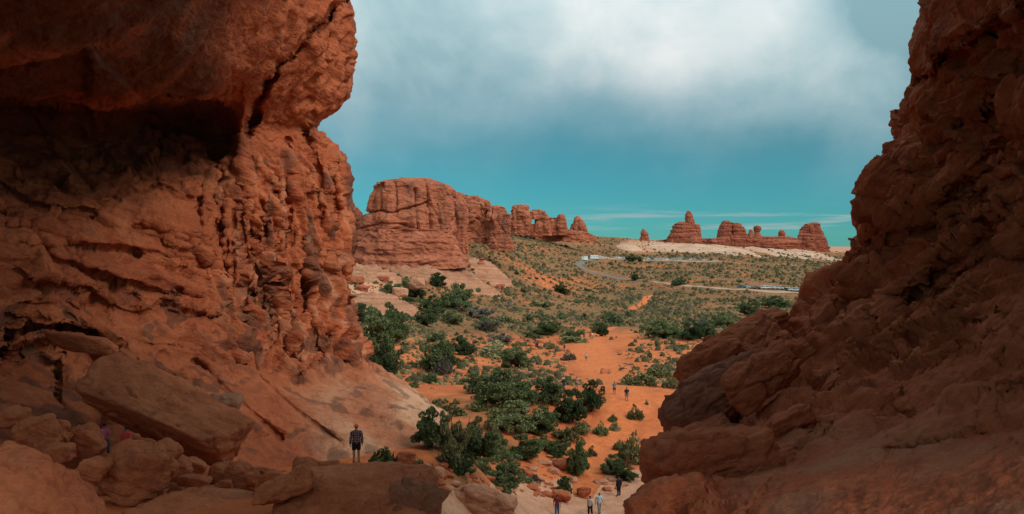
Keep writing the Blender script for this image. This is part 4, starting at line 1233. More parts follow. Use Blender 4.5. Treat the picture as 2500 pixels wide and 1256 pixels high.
ORD = ['first', 'second', 'third', 'fourth', 'fifth', 'sixth', 'seventh', 'eighth', 'ninth', 'tenth', 'eleventh', 'twelfth', 'thirteenth', 'fourteenth', 'fifteenth', 'sixteenth', 'seventeenth', 'eighteenth', 'nineteenth', 'twentieth', 'twenty-first', 'twenty-second']
STONES = [(1290, 834, 22, 9), (1316, 836, 20, 10), (1332, 838, 24, 8), (1350, 840, 22, 7), (1283, 842, 14, 8), (1374, 838, 20, 12), (1371, 856, 22, 9), (1351, 858, 16, 6), (1306, 852, 20, 8), (1330, 860, 14, 6), (1396, 884, 18, 5), (1378, 896, 20, 6), (1376, 888, 14, 6), (1066, 939, 16, 9), (1004, 936, 22, 10), (990, 922, 14, 10), (1040, 938, 12, 6),
          (1480, 912, 30, 22), (1330, 1130, 40, 14), (1300, 1145, 30, 14), (1350, 1150, 36, 16), (1390, 1172, 40, 12), (1310, 1168, 36, 14), (1470, 1180, 46, 16), (1500, 1172, 40, 14), (1520, 1186, 30, 12), (1345, 1118, 26, 10), (1370, 1108, 30, 8), (1290, 1180, 26, 12), (1250, 1200, 30, 10), (1108, 1182, 36, 14), (1150, 1190, 30, 12), (1090, 1195, 40, 12), (1060, 1178, 26, 12), (970, 1150, 30, 18), (1040, 1140, 24, 12)]
for i, (a, b, w, h) in enumerate(STONES):
    g_ = ground_px(a, b, 40)
    D = g_[1]
    me = boulder_mesh('stone', (w / 2 * D / F, w / 2.4 * D / F, h / 2 * D / F), 300 + i, 3, sharp=11)
    o = link('stone', me, ROCK_SLAB if b > 1100 else ROCK_B, loc=(g_[0], g_[1], g_[2] + h * 0.15 * D / F))
    if b < 905 and a > 1200:
        tag(o, 'flat reddish stone in the sandy clearing, ' + ORD[sorted(q[0] for q in STONES if q[1] < 905 and q[0] > 1200).index(a)] + ' from the left', 'stone', 'stones in the sandy clearing')
    elif b < 945 and a < 1200:
        tag(o, 'small red stone on bare sand by the cliff foot, ' + ORD[sorted(q[0] for q in STONES if q[1] < 945 and q[0] < 1200).index(a)] + ' from the left', 'stone', 'stones on the sand by the leg')
    elif b > 1000:
        tag(o, 'broken pink stone at the slickrock edge, ' + ORD[sorted(q[0] for q in STONES if q[1] > 1000).index(a)] + ' from the left', 'stone', 'broken stones at the slickrock edge')
    else:
        tag(o, 'whitish flat rock showing through the middle of the trail', 'stone')

# ------------------------------------------------------------------ vegetation
def leaf_cards(centers, radii, per, size, r_, flat=0.75, up=0.3):
    """small leaf faces scattered through clump spheres"""
    V = []
    n = len(centers) * per
    c = np.repeat(centers, per, 0); rr = np.repeat(radii, per)
    d = r_.normal(size=(n, 3)); d /= np.linalg.norm(d, axis=1)[:, None]
    d[:, 2] = d[:, 2] * flat
    pos = c + d * (rr * r_.uniform(0.45, 1.0, n) ** 0.5)[:, None]
    a = r_.normal(size=(n, 3)) + d * 0.8; a[:, 2] += up; a /= np.linalg.norm(a, axis=1)[:, None]
    b = np.cross(a, r_.normal(size=(n, 3))); b /= np.linalg.norm(b, axis=1)[:, None] + 1e-9
    sz = size * r_.uniform(0.6, 1.4, n)[:, None]
    v0 = pos - b * sz * 0.5; v1 = pos + b * sz * 0.5; v2 = pos + a * sz * 1.2
    v = np.stack([v0, v1, v2], 1).reshape(-1, 3)
    f = np.arange(n * 3).reshape(-1, 3)
    return v, f


def tube(pts, rad, k=6):
    pts = np.array(pts, float); rad = np.array(rad, float)
    t = np.gradient(pts, axis=0); t /= np.linalg.norm(t, axis=1)[:, None] + 1e-9
    ref = np.array([0.3, 1.0, 0.2])
    a = np.cross(t, ref); a /= np.linalg.norm(a, axis=1)[:, None] + 1e-9
    b = np.cross(t, a)
    th = np.linspace(0, 2 * math.pi, k, endpoint=False)
    V = pts[:, None] + rad[:, None, None] * (np.cos(th)[None, :, None] * a[:, None] + np.sin(th)[None, :, None] * b[:, None])
    F_ = grid_faces(k, len(pts), True)
    return V.reshape(-1, 3), np.concatenate([F_[:, [0, 1, 2]], F_[:, [0, 2, 3]]])


def merge(parts):
    VV, FF, o = [], [], 0
    for v, f in parts:
        VV.append(v); FF.append(f + o); o += len(v)
    return np.concatenate(VV), np.concatenate(FF)


def tree_template(seed, h=1.0, w=1.1, clumps=46, per=150, leaf=0.036, trunk=True, low=0.14, gap=0.0):
    """unit-height juniper: short twisted trunk, spreading limbs, dense clumped crown"""
    r_ = np.random.default_rng(seed)
    tips, wood = [], []
    base = np.array([0, 0, -0.06])
    nl = 7
    for i in range(nl):
        az = 2 * math.pi * i / nl + r_.uniform(-.4, .4)
        out = r_.uniform(0.18, 0.5) * w; hz = r_.uniform(0.35, 0.95)
        if i == 0:
            out *= 0.2; hz = 0.9
        end = np.array([math.cos(az) * out, math.sin(az) * out, hz * 0.86])
        k1 = base + (end - base) * 0.35 + r_.normal(size=3) * 0.03 + np.array([0, 0, 0.03])
        k2 = base + (end - base) * 0.7 + r_.normal(size=3) * 0.05
        pts = [base + r_.normal(size=3) * 0.012, k1, k2, end]
        wood.append(tube(pts, np.array([0.045, 0.03, 0.018, 0.007]), 6))
        tips += [k1 * 0.4 + k2 * 0.6, k2, end]
        for j in range(3):
            e2 = k2 + r_.normal(size=3) * np.array([0.16 * w, 0.16 * w, 0.10])
            wood.append(tube([k2, (k2 + e2) / 2 + r_.normal(size=3) * 0.02, e2], [0.013, 0.009, 0.004], 4))
            tips.append(e2)
    tips = np.array(tips)
    cen, rad = [], []
    while len(cen) < clumps:
        c = tips[r_.integers(len(tips))] + r_.normal(size=3) * np.array([0.07 * w, 0.07 * w, 0.06])
        c[2] = max(c[2], low + 0.05 * r_.random())
        e = (c[0] / (0.52 * w)) ** 2 + (c[1] / (0.52 * w)) ** 2 + ((c[2] - 0.5) / 0.5) ** 2
        if e < 1.05:
            cen.append(c); rad.append(r_.uniform(0.06, 0.13))
    # skirts of foliage around the foot
    for i in range(int(clumps * 0.25)):
        az = r_.uniform(0, 2 * math.pi); q = r_.uniform(0.2, 0.42) * w
        cen.append(np.array([math.cos(az) * q, math.sin(az) * q, low + r_.uniform(0, 0.15)])); rad.append(r_.uniform(0.06, 0.11))
    crown = leaf_cards(np.array(cen), np.array(rad), per, leaf, r_, 0.8, 0.35)
    wv, wf = merge(wood)
    return mesh_from('trunk', wv, wf, True), mesh_from('crown', crown[0], crown[1], False)


def bush_template(seed, per=40, clumps=20, leaf=0.07, flat=0.8, up=0.5):
    """unit-width rounded shrub"""
    r_ = np.random.default_rng(seed)
    cen, rad = [], []
    for i in range(clumps):
        az = r_.uniform(0, 2 * math.pi); q = 0.36 * math.sqrt(r_.random())
        z = 0.08 + (0.36 - q) * r_.uniform(0.2, 1.35)
        cen.append((math.cos(az) * q, math.sin(az) * q, z)); rad.append(r_.uniform(0.09, 0.16))
    v, f = leaf_cards(np.array(cen), np.array(rad), per, leaf, r_, flat, up)
    v[:, 2] = np.maximum(v[:, 2], -0.02)
    wood = []
    for i in range(6):
        az = r_.uniform(0, 2 * math.pi)
        e = np.array([math.cos(az) * 0.25, math.sin(az) * 0.25, r_.uniform(0.2, 0.4)])
        wood.append(tube([(0, 0, -0.05), e * 0.5 + (0, 0, 0.02), e], [0.022, 0.014, 0.006], 4))
    wv, wf = merge(wood)
    return mesh_from('foliage', v, f, False), mesh_from('stems', wv, wf, True)


TREES = [tree_template(200 + i, w=[1.0, 1.35, 1.15, 1.5, 0.85, 1.2][i], clumps=[62, 74, 66, 80, 54, 50][i]) for i in range(6)]
BUSH = [bush_template(300 + i) for i in range(5)]
DRYB = [bush_template(320 + i, per=22, clumps=18, leaf=0.05, up=0.9) for i in range(2)]
_mats = {}


def with_mat(me, mat):
    k = (me.name, mat.name)
    if k not in _mats:
        m2 = me.copy(); m2.materials.clear(); m2.materials.append(mat); _mats[k] = m2
    return _mats[k]


def place_tree(px, py, wpx, hpx, label, mat=None, t=None, group='junipers among the sand and rock', name='juniper_tree', dmin=40, D=None):
    g_ = ground_px(px, py, dmin)
    if D is not None:
        x_ = (px - 1250) * D / F
        g_ = np.array([x_, D, float(hgt(x_, D))]); hpx += HZ - g_[2] / D * F - py
    D = g_[1]
    i = random.randrange(6) if t is None else t
    tw = [1.0, 1.35, 1.15, 1.5, 0.85, 1.2][i]
    hz = hpx * D / F; wx = wpx * D / F / tw
    root = bpy.data.objects.new(name, None); COL.objects.link(root)
    root.location = (g_[0], g_[1], g_[2] - 0.02 * hz); root.rotation_euler = (0, 0, random.uniform(0, 6.28))
    root.scale = (wx, wx, hz)
    root.empty_display_size = 0.3
    link('trunk', with_mat(TREES[i][0], BARK), None, root)
    link('crown', with_mat(TREES[i][1], mat or JUNIPER), None, root)
    return tag(root, label, 'tree', group)


def place_bush(px, py, wpx, hpx, label, mat=None, group=None, dry=False, name='shrub', dmin=40, g=None):
    g_ = ground_px(px, py, dmin) if g is None else g
    D = g_[1]
    tpl = random.choice(DRYB if dry else BUSH)
    wx = wpx * D / F; hz = hpx * D / F / 0.5
    root = bpy.data.objects.new(name, None); COL.objects.link(root)
    root.location = (g_[0], g_[1], g_[2] - 0.03 * wx); root.rotation_euler = (0, 0, random.uniform(0, 6.28))
    root.scale = (wx, wx, hz)
    link('foliage', with_mat(tpl[0], mat or OLIVE), None, root)
    link('stems', with_mat(tpl[1], DEAD), None, root)
    return tag(root, label, 'shrub', group)


TR = [
    (905, 905, 110, 150, 'tall dark juniper tucked against the right flank of the cliff', JUNIPER, 0),
    (935, 930, 80, 90, 'dark juniper in front of the tall one by the cliff flank', JUNIPER, 2),
    (950, 835, 95, 85, 'broad juniper beyond the pair beside the cliff flank', JUNIPER, 1),
    (880, 800, 60, 60, 'juniper half hidden by the cliff edge', JUNIPER, 4),
    (1072, 908, 92, 92, 'dense round juniper left of the grassy mound', JUNIPER, 2),
    (1130, 868, 72, 48, 'flat-topped juniper right behind the dense round one', JUNIPER, 3),
    (1262, 898, 80, 56, 'lone juniper beside the sandy clearing', JUNIPER, 1),
    (1240, 992, 146, 98, 'biggest spreading juniper in the middle of the thicket', JUNIPER, 3),
    (1344, 988, 62, 66, 'juniper right of the biggest spreading one', JUNIPER, 0),
    (1392, 1034, 68, 84, 'bushy juniper in front of the person in the straw hat', JUNIPER, 4),
    (1444, 1006, 62, 76, 'juniper at the left edge of the trail, nearest the photographers', JUNIPER, 2),
    (1050, 1078, 84, 84, 'dark juniper at the edge of the pale slickrock apron', JUNIPER, 2),
    (1108, 1068, 70, 76, 'thin twiggy juniper with bare limbs on the apron edge', OLIVE, 5),
    (1252, 1056, 112, 78, 'green juniper mass below the biggest spreading one', GREENB, 2),
    (1165, 1124, 112, 92, 'large juniper left of centre in the lower thicket', JUNIPER, 1),
    (1224, 1196, 136, 84, 'lowest juniper right above the pink slickrock', JUNIPER, 3),
    (1282, 1118, 74, 64, 'juniper between the lowest one and the sandy gap', GREENB, 4),
    (1412, 1160, 46, 88, 'slender young pine standing left of the trail', GREENB, 4),
    (1378, 1206, 40, 44, 'tiny juniper growing from the broken rock ledge', GREENB, 0),
    (1496, 1158, 54, 46, 'small juniper right of the lower trail', JUNIPER, 2),
    (1532, 1172, 56, 40, 'low juniper squeezed against the brown boulders', JUNIPER, 1),
    (1113, 757, 92, 66, 'large dark bushy tree on the rise below the apron', JUNIPER, 3),
    (1060, 770, 60, 46, 'tree left of the large dark bushy one on the rise', JUNIPER, 1),
    (1128, 690, 52, 38, 'dark tree on the pale apron foot', JUNIPER, 2),
    (1070, 700, 40, 34, 'tree beside the split pale boulder', JUNIPER, 0),
    (1015, 728, 56, 40, 'tree rooted at the right end of the flat ledge', JUNIPER, 1),
    (990, 702, 14, 22, 'tiny upright juniper beside the split boulder', GREENB, 4),
    (950, 716, 46, 30, 'tree on the broken ledge under the butte shoulder', JUNIPER, 3),
    (1040, 796, 52, 40, 'tree between the rise and the orange flat', JUNIPER, 2),
    (960, 790, 60, 34, 'low tree below the flat pale ledge', GREENB, 1),
    (1105, 792, 60, 34, 'rounded green tree at the foot of the rise', GREENB, 3),
    (1172, 776, 60, 34, 'greyish tree right of the rise', GREYB, 5),
    (1550, 686, 20, 22, 'lone round tree beside the far road', JUNIPER, 2),
    (1658, 696, 42, 20, 'dark tree clump in the far plain below the car row', JUNIPER, 3),
    (1372, 716, 40, 26, 'dark tree at the edge of the far orange patch', JUNIPER, 1),
    (1542, 640, 24, 18, 'dark tree beside the far parking row', JUNIPER, 2),
    (1562, 638, 18, 12, 'smaller dark tree beside the far parking row', JUNIPER, 1),
    (1622, 825, 100, 46, 'broad grey-green thicket tree right of the trail top', GREENB, 3),
    (1684, 832, 64, 46, 'dark tree left of the tilted slab', JUNIPER, 1),
    (1725, 828, 50, 40, 'tree partly hidden behind the tilted slab', GREENB, 2),
    (1470, 822, 26, 36, 'little green pine beside the walkers at the trail top', GREENB, 4),
    (1330, 818, 70, 36, 'light green tree behind the stone circle', GREENB, 1),
    (1395, 828, 50, 34, 'dark tree left of the walkers at the trail top', GREENB, 3),
    (1190, 808, 50, 34, 'bare grey dead tree on the orange flat', GREYB, 5),
    (1225, 838, 52, 30, 'half-dead juniper above the grassy mound', GREYB, 5),
    (1500, 790, 44, 26, 'dark tree beyond the end of the trail', JUNIPER, 2),
    (1765, 800, 60, 40, 'grey-green tree above the low pale ledge block', GREENB, 3),
    (1840, 772, 60, 36, 'olive tree in the plain beside the brown slope edge', GREENB, 1),
    (1890, 752, 50, 30, 'tree nearest the brown slope edge in the plain', GREENB, 2),
    (1320, 1062, 80, 62, 'juniper in the middle of the thicket, above the sandy gap', JUNIPER, 1),
    (1205, 1120, 70, 60, 'green juniper wedged between the two largest lower ones', GREENB, 2),
    (1130, 1160, 66, 52, 'juniper left of the lowest one, above the cracked slab', JUNIPER, 3),
    (1290, 985, 60, 50, 'juniper tucked behind the right side of the biggest one', GREENB, 4),
    (1165, 960, 60, 44, 'juniper left of the biggest spreading one', JUNIPER, 1),
    (1365, 1120, 56, 44, 'low juniper left of the slender young pine', GREENB, 3),
    (1455, 812, 26, 26, 'small tree left of the little green pine', GREENB, 0),
]
for a, b, w, h, lb, m, t in TR:
    place_tree(a, b, w * 1.2, h * 1.14, lb, m, t, D=55 if 'apron edge' in lb or 'pale slickrock apron' in lb else None)

BU = [
    (935, 1142, 74, 56, 'green leafy bush beside the plaid hiker', GREENB, 40), (1026, 1172, 60, 54, 'dark green bush between the two foreground boulders', GREENB, 40), (1092, 1138, 72, 52, 'olive bush left of the large lower juniper', OLIVE, 40),
    (1080, 914, 62, 44, 'grey-green bush in front of the dense round juniper', GREYB, 40), (1552, 1022, 42, 32, 'round bush alone on the bare trail', OLIVE, 40), (1578, 992, 12, 12, 'tiny round bush right of the lone trail bush', OLIVE, 40),
    (1496, 1028, 26, 20, 'dark small bush on the left edge of the trail', GREENB, 40), (1468, 1062, 42, 30, 'dark green bush below the small one on the trail edge', GREENB, 40), (1500, 1050, 30, 22, 'straw-green bush at the trail bend', STRAW, 40),
    (1560, 940, 90, 44, 'wide olive sage mound right of the trail', OLIVE, 40), (1610, 925, 80, 34, 'olive sage spreading right of the wide sage mound', OLIVE, 40), (1642, 950, 46, 40, 'bush at the edge of the tilted slab', OLIVE, 40), (1545, 1130, 76, 70, 'tall olive bush against the brown boulder', OLIVE, 40), (1510, 1100, 34, 26, 'small olive bush on the right edge of the lower trail', OLIVE, 40),
    (1215, 872, 110, 36, 'long grassy mound left of the lone juniper', STRAW, 40), (1165, 1000, 60, 30, 'bright green bush left of the biggest juniper', GREENB, 40), (1100, 1010, 70, 30, 'olive bush above the apron juniper', OLIVE, 40), (1380, 1080, 80, 40, 'olive bush carpet below the trailside junipers', OLIVE, 40), (1330, 1100, 60, 36, 'green bush left of the olive carpet', GREENB, 40), (1420, 1062, 60, 34, 'straw coloured bush beside the lower trail', STRAW, 40),
    (1010, 948, 30, 20, 'dark round bush at the slickrock rim', GREENB, 40), (1052, 935, 40, 26, 'green bush on sand beside small stones', GREENB, 40), (1345, 852, 22, 20, 'pale thorny bush inside the stone clearing', STRAW, 40), (1390, 880, 34, 24, 'dry bush on the bare sand left of the trail', GREYB, 40), (1585, 875, 16, 20, 'small green bush among dead branches', GREENB, 40), (1300, 830, 46, 20, 'olive bush left of the stone clearing', OLIVE, 40), (1400, 836, 90, 20, 'grassy olive bank at the top of the clearing', STRAW, 40),
    (1670, 850, 28, 10, 'flat dark bush right of the dead branches', OLIVE, 40), (1660, 865, 18, 9, 'tiny flat bush on the sand below the tilted slab', OLIVE, 40), (960, 960, 40, 24, 'bush half hidden under the slickrock rim', GREENB, 40), (1330, 1030, 50, 40, 'dark green bush in the heart of the thicket', GREENB, 40), (1200, 1075, 60, 40, 'olive bush between the upper and lower thicket', OLIVE, 40), (1300, 1180, 40, 24, 'grey bush right of the lowest juniper', GREYB, 40), (1445, 1120, 30, 24, 'small bush left of the lower trail', OLIVE, 40),
]
for a, b, w, h, lb, m, dm in BU:
    place_bush(a, b, w * 1.1, h * 1.05, lb, m, dmin=dm)

# scattered shrubs that can be told apart: two bands, each its own group
r2 = np.random.default_rng(33)
OFFROAD = [(a, b) for a, b in ROAD]
taken = [(a, b, w) for a, b, w, *_ in TR] + [(a, b, w) for a, b, w, *_ in BU]


def blocked(px, py, margin=0.0):
    d, _ = seg_dist(np.array([px]), np.array([py]), [(a, b) for a, b, c in TRAIL])
    wdt = np.interp(py, [b for a, b, c in TRAIL[::-1]], [c for a, b, c in TRAIL[::-1]])
    if py > 800 and d[0] < wdt + margin: return True
    for pl, mg in ((ROAD, 5), (ROAD2, 8), ([(1462, 632), (1560, 635), (1760, 641)], 5), ([(a, b) for a, b, c in FARPATH], 9)):
        if seg_dist(np.array([px]), np.array([py]), pl)[0][0] < mg: return True
    return False


LANDMARKS = [(905, 850, 'tall juniper by the cliff flank'), (950, 800, 'broad juniper by the cliff'), (1072, 880, 'dense round juniper'), (1130, 850, 'flat-topped juniper'), (1215, 860, 'long grassy mound'), (1262, 875, 'lone juniper by the clearing'), (1240, 950, 'biggest spreading juniper'), (1392, 1000, 'juniper under the straw hat'), (1165, 1090, 'large lower thicket juniper'), (1224, 1160, 'lowest juniper'),
             (1320, 840, 'stone clearing'), (1440, 820, 'group at the trail top'), (1431, 872, 'lone trail walker'), (1560, 925, 'wide sage mound'), (1530, 885, 'dead wood tangle'), (1622, 805, 'broad thicket tree'), (1684, 812, 'dark tree by the slab'), (1052, 1040, 'apron-edge juniper'), (1113, 730, 'bushy tree on the rise'), (1128, 675, 'tree at the apron foot'), (1372, 705, 'dark tree by the orange patch'),
             (1550, 676, 'lone round tree by the road'), (1658, 686, 'dark far clump'), (1430, 640, 'motorhomes'), (1420, 655, 'road bend'), (1575, 740, 'far path'), (1880, 708, 'nearer parking row'), (1660, 637, 'far parking row'), (1000, 560, 'great butte'), (1225, 570, 'layered tower'), (1300, 550, 'pierced fin'), (1412, 560, 'red cone'), (1680, 570, 'turret rock'), (1850, 590, 'knobby ridge'), (1985, 590, 'far right butte'),
             (1190, 790, 'bare dead tree'), (1500, 775, 'dark tree past the trail end'), (1765, 780, 'tree above the ledge block'), (1975, 690, 'brown slope edge'), (1020, 690, 'split pale boulder'), (930, 760, 'flat pale ledge'), (870, 700, 'cliff edge')]
_used = set()


def where_label(head, px, py, tail=''):
    L = sorted(LANDMARKS, key=lambda l: (l[0] - px) ** 2 + 6 * (l[1] - py) ** 2)

    def rel(l):
        dx, dy = px - l[0], (py - l[1]) * 2.0
        if abs(dx) > abs(dy): return 'left of' if dx < 0 else 'right of'
        return 'beyond' if dy < 0 else 'in front of'
    tries = [f'{head} {rel(L[0])} the {L[0][2]}', f'{head} just {rel(L[0])} the {L[0][2]}']
    tries += [f'{head} {rel(L[0])} the {L[0][2]}, towards the {m[2]}' for m in L[1:5]]
    tries += [f'{head} {rel(m)} the {m[2]}' for m in L[1:4]]
    for t in tries:
        t = ' '.join(t.split())
        if t not in _used and len(t.split()) <= 16:
            _used.add(t); return t
    return tries[0]


SIZEW = lambda f: 'tiny' if f < 0.8 else 'small' if f < 1.05 else 'medium' if f < 1.3 else 'wide'


def scatter_band(n, x0, x1, y0, y1, wpx, group, labels, dens=None):
    k = 0; tries = 0
    while k < n and tries < n * 40:
        tries += 1
        px = r2.uniform(x0, x1); py = r2.uniform(y0, y1)
        if blocked(px, py, 24): continue
        if dens is not None and r2.random() > dens(px, py): continue
        fz = r2.uniform(0.65, 1.5); w = wpx(py) * fz
        j = r2.choice(len(labels), p=[q[2] for q in labels])
        lb, m, _ = labels[j]
        lb = where_label(SIZEW(fz) + ' ' + lb.split(' shrub')[0].split(' bush')[0].split(' tuft')[0].replace('small ', '').replace('tiny ', '') + (' bush' if 'bush' in lb else ' shrub'), px, py)
        place_bush(px, py, w, w * r2.uniform(0.38, 0.6), lb, m, group, dry=(m is GREYB))
        k += 1


def dens_flat(px, py):
    d = math.exp(-((px - 1430) / 110) ** 2 - ((py - 880) / 55) ** 2)
    return 1 - 0.93 * d


scatter_band(84, 900, 1680, 800, 905, lambda y: 10 + (y - 800) * 0.10, 'low shrubs on the orange flat', [('small olive shrub dotted over the orange sand flat', OLIVE, 0.55), ('small green shrub dotted over the orange sand flat', GREENB, 0.2), ('small straw-coloured tuft dotted over the orange sand flat', STRAW, 0.15), ('small grey dry shrub dotted over the orange sand flat', GREYB, 0.1)], dens_flat)
scatter_band(36, 1000, 1500, 905, 1130, lambda y: 22 + (y - 905) * 0.08, 'shrubs in and around the juniper thicket', [('olive shrub filling the gaps of the juniper thicket', OLIVE, 0.5), ('green shrub filling the gaps of the juniper thicket', GREENB, 0.35), ('grey twiggy shrub filling the gaps of the juniper thicket', GREYB, 0.15)], lambda x, y: 1.0 if 1040 + (y - 905) * 0.3 < x < 1480 else 0.05)
scatter_band(66, 880, 1960, 690, 800, lambda y: 15 + (y - 690) * 0.16, 'bushes across the scrubby plain', [('dark green bush standing out in the scrubby plain', JUNIPER, 0.35), ('green bush standing out in the scrubby plain', GREENB, 0.4), ('grey-brown bush standing out in the scrubby plain', GREYB, 0.25)], lambda x, y: 1.0 if (y > 740 or r2.random() < 0.4) else 0.5)
scatter_band(36, 880, 2030, 605, 690, lambda y: 6 + (y - 600) * 0.11, 'far dark bushes below the red formations', [('tiny dark bush far out below the red formations', JUNIPER, 0.7), ('tiny green bush far out below the red formations', GREENB, 0.3)])
scatter_band(20, 1520, 2050, 600, 642, lambda y: 7 + (y - 600) * 0.06, 'tiny bushes on and below the white slickrock', [('dark bush', JUNIPER, 0.7), ('green bush', GREENB, 0.3)])
scatter_band(16, 850, 1000, 640, 790, lambda y: 14 + (y - 640) * 0.05, 'bushes on the pale ledges', [('dark bush growing on the pale ledges beside the cliff', JUNIPER, 0.6), ('green bush growing on the pale ledges beside the cliff', GREENB, 0.4)])


def build_scrub():
    """sagebrush too many to count: one object of small ragged domes"""
    r_ = np.random.default_rng(91)
    n = 78000
    px = r_.uniform(820, 2140, n)
    D = np.exp(r_.uniform(math.log(115), math.log(1020), n))
    # even cover per square metre: thin out the near part, which a log spacing over-fills
    x = (px - 1250) * D / F
    row = row_at(px, D)
    q = np.stack([x, D, 0 * x], -1)
    dn = 0.66 + 1.0 * fbm(q / 42.0, 4, 0.6)
    near = sstep(790, 850, row)
    dn = dn * (1 - near) + near * (0.20 + 0.5 * np.maximum(0, fbm(q / 12.0 + 4, 2)))
    s = sand_mask(px, D, x, D)
    dn *= np.clip(1.45 - s * 1.25, 0.05, 1.2)
    dn *= 1 - 0.85 * (pale_mask(px, D) > 0.4)
    d, _ = seg_dist(px, row, [(a, b) for a, b, c in TRAIL]); dn *= np.where((row > 800) & (d < 60), 0.04, 1)
    for pl, mg in ((ROAD, 5), (ROAD2, 4), ([(1462, 632), (1560, 635), (1760, 641)], 4), ([(a, b) for a, b, c in FARPATH], 8)):
        d, _ = seg_dist(px, row, pl); dn = np.where(d < mg, 0, dn)
    keep = r_.random(n) < dn
    px, D, x = px[keep], D[keep], x[keep]
    n = len(px)
    z = hgt(x, D)
    big = r_.random(n) < 0.16
    w = r_.uniform(0.55, 1.35, n) * (0.62 + 0.55 * sstep(150, 700, D)) * np.where(big, 2.1, 1)
    h = w * r_.uniform(0.45, 0.85, n)
    k = 6
    th = np.linspace(0, 2 * math.pi, k, endpoint=False)
    V = np.zeros((n, 2 * k + 1, 3))
    for ring, (rr, zz) in enumerate(((1.0, 0.10), (0.78, 0.66))):
        ra = rr * r_.uniform(0.6, 1.3, (n, k)); tt = th[None] + ring * 0.5 + r_.uniform(0, 1, (n, 1))
        V[:, ring * k:(ring + 1) * k, 0] = x[:, None] + w[:, None] * ra * np.cos(tt) * 0.5
        V[:, ring * k:(ring + 1) * k, 1] = D[:, None] + w[:, None] * ra * np.sin(tt) * 0.5
        V[:, ring * k:(ring + 1) * k, 2] = z[:, None] + h[:, None] * zz * r_.uniform(0.5, 1.35, (n, k)) - 0.05
    V[:, 2 * k] = np.stack([x, D, z + h * r_.uniform(0.7, 1.1, n)], -1)
    f = []
    for i in range(k):
        j = (i + 1) % k
        f += [(i, j, k + i), (j, k + j, k + i), (k + i, k + j, 2 * k)]
    f = np.array(f)
    FF = (f[None] + (np.arange(n) * (2 * k + 1))[:, None, None]).reshape(-1, 3)
    tone = np.repeat(np.where(big, 0.12, 1.0) * np.clip(r_.random(n) * 0.7 + 0.3 * (fbm(np.stack([x, D, 0 * x], -1) / 25.0, 2) + 0.5), 0, 1), 2 * k + 1)
    me = mesh_from('sage_scrub', V.reshape(-1, 3), FF, False, {'tone': tone})
    m = bpy.data.materials.new('sage_scrub_mixed'); m.use_nodes = True
    g = NT(m.node_tree)
    at = g.n('ShaderNodeAttribute', attribute_name='tone').outputs['Fac']
    col = g.ramp(at, [(0.0, (0.058, 0.050, 0.024)), (0.3, (0.102, 0.083, 0.037)), (0.6, (0.145, 0.112, 0.050)), (0.85, (0.205, 0.150, 0.070)), (1.0, (0.13, 0.10, 0.07))])
    principled(g, col, 0.9, None, 0.08)
    o = link('sage_scrub', me, m)
    tag(o, 'low olive sagebrush covering the plain and the edges of the sand', 'scrub', kind='stuff')
    print('scrub', n)


build_scrub()

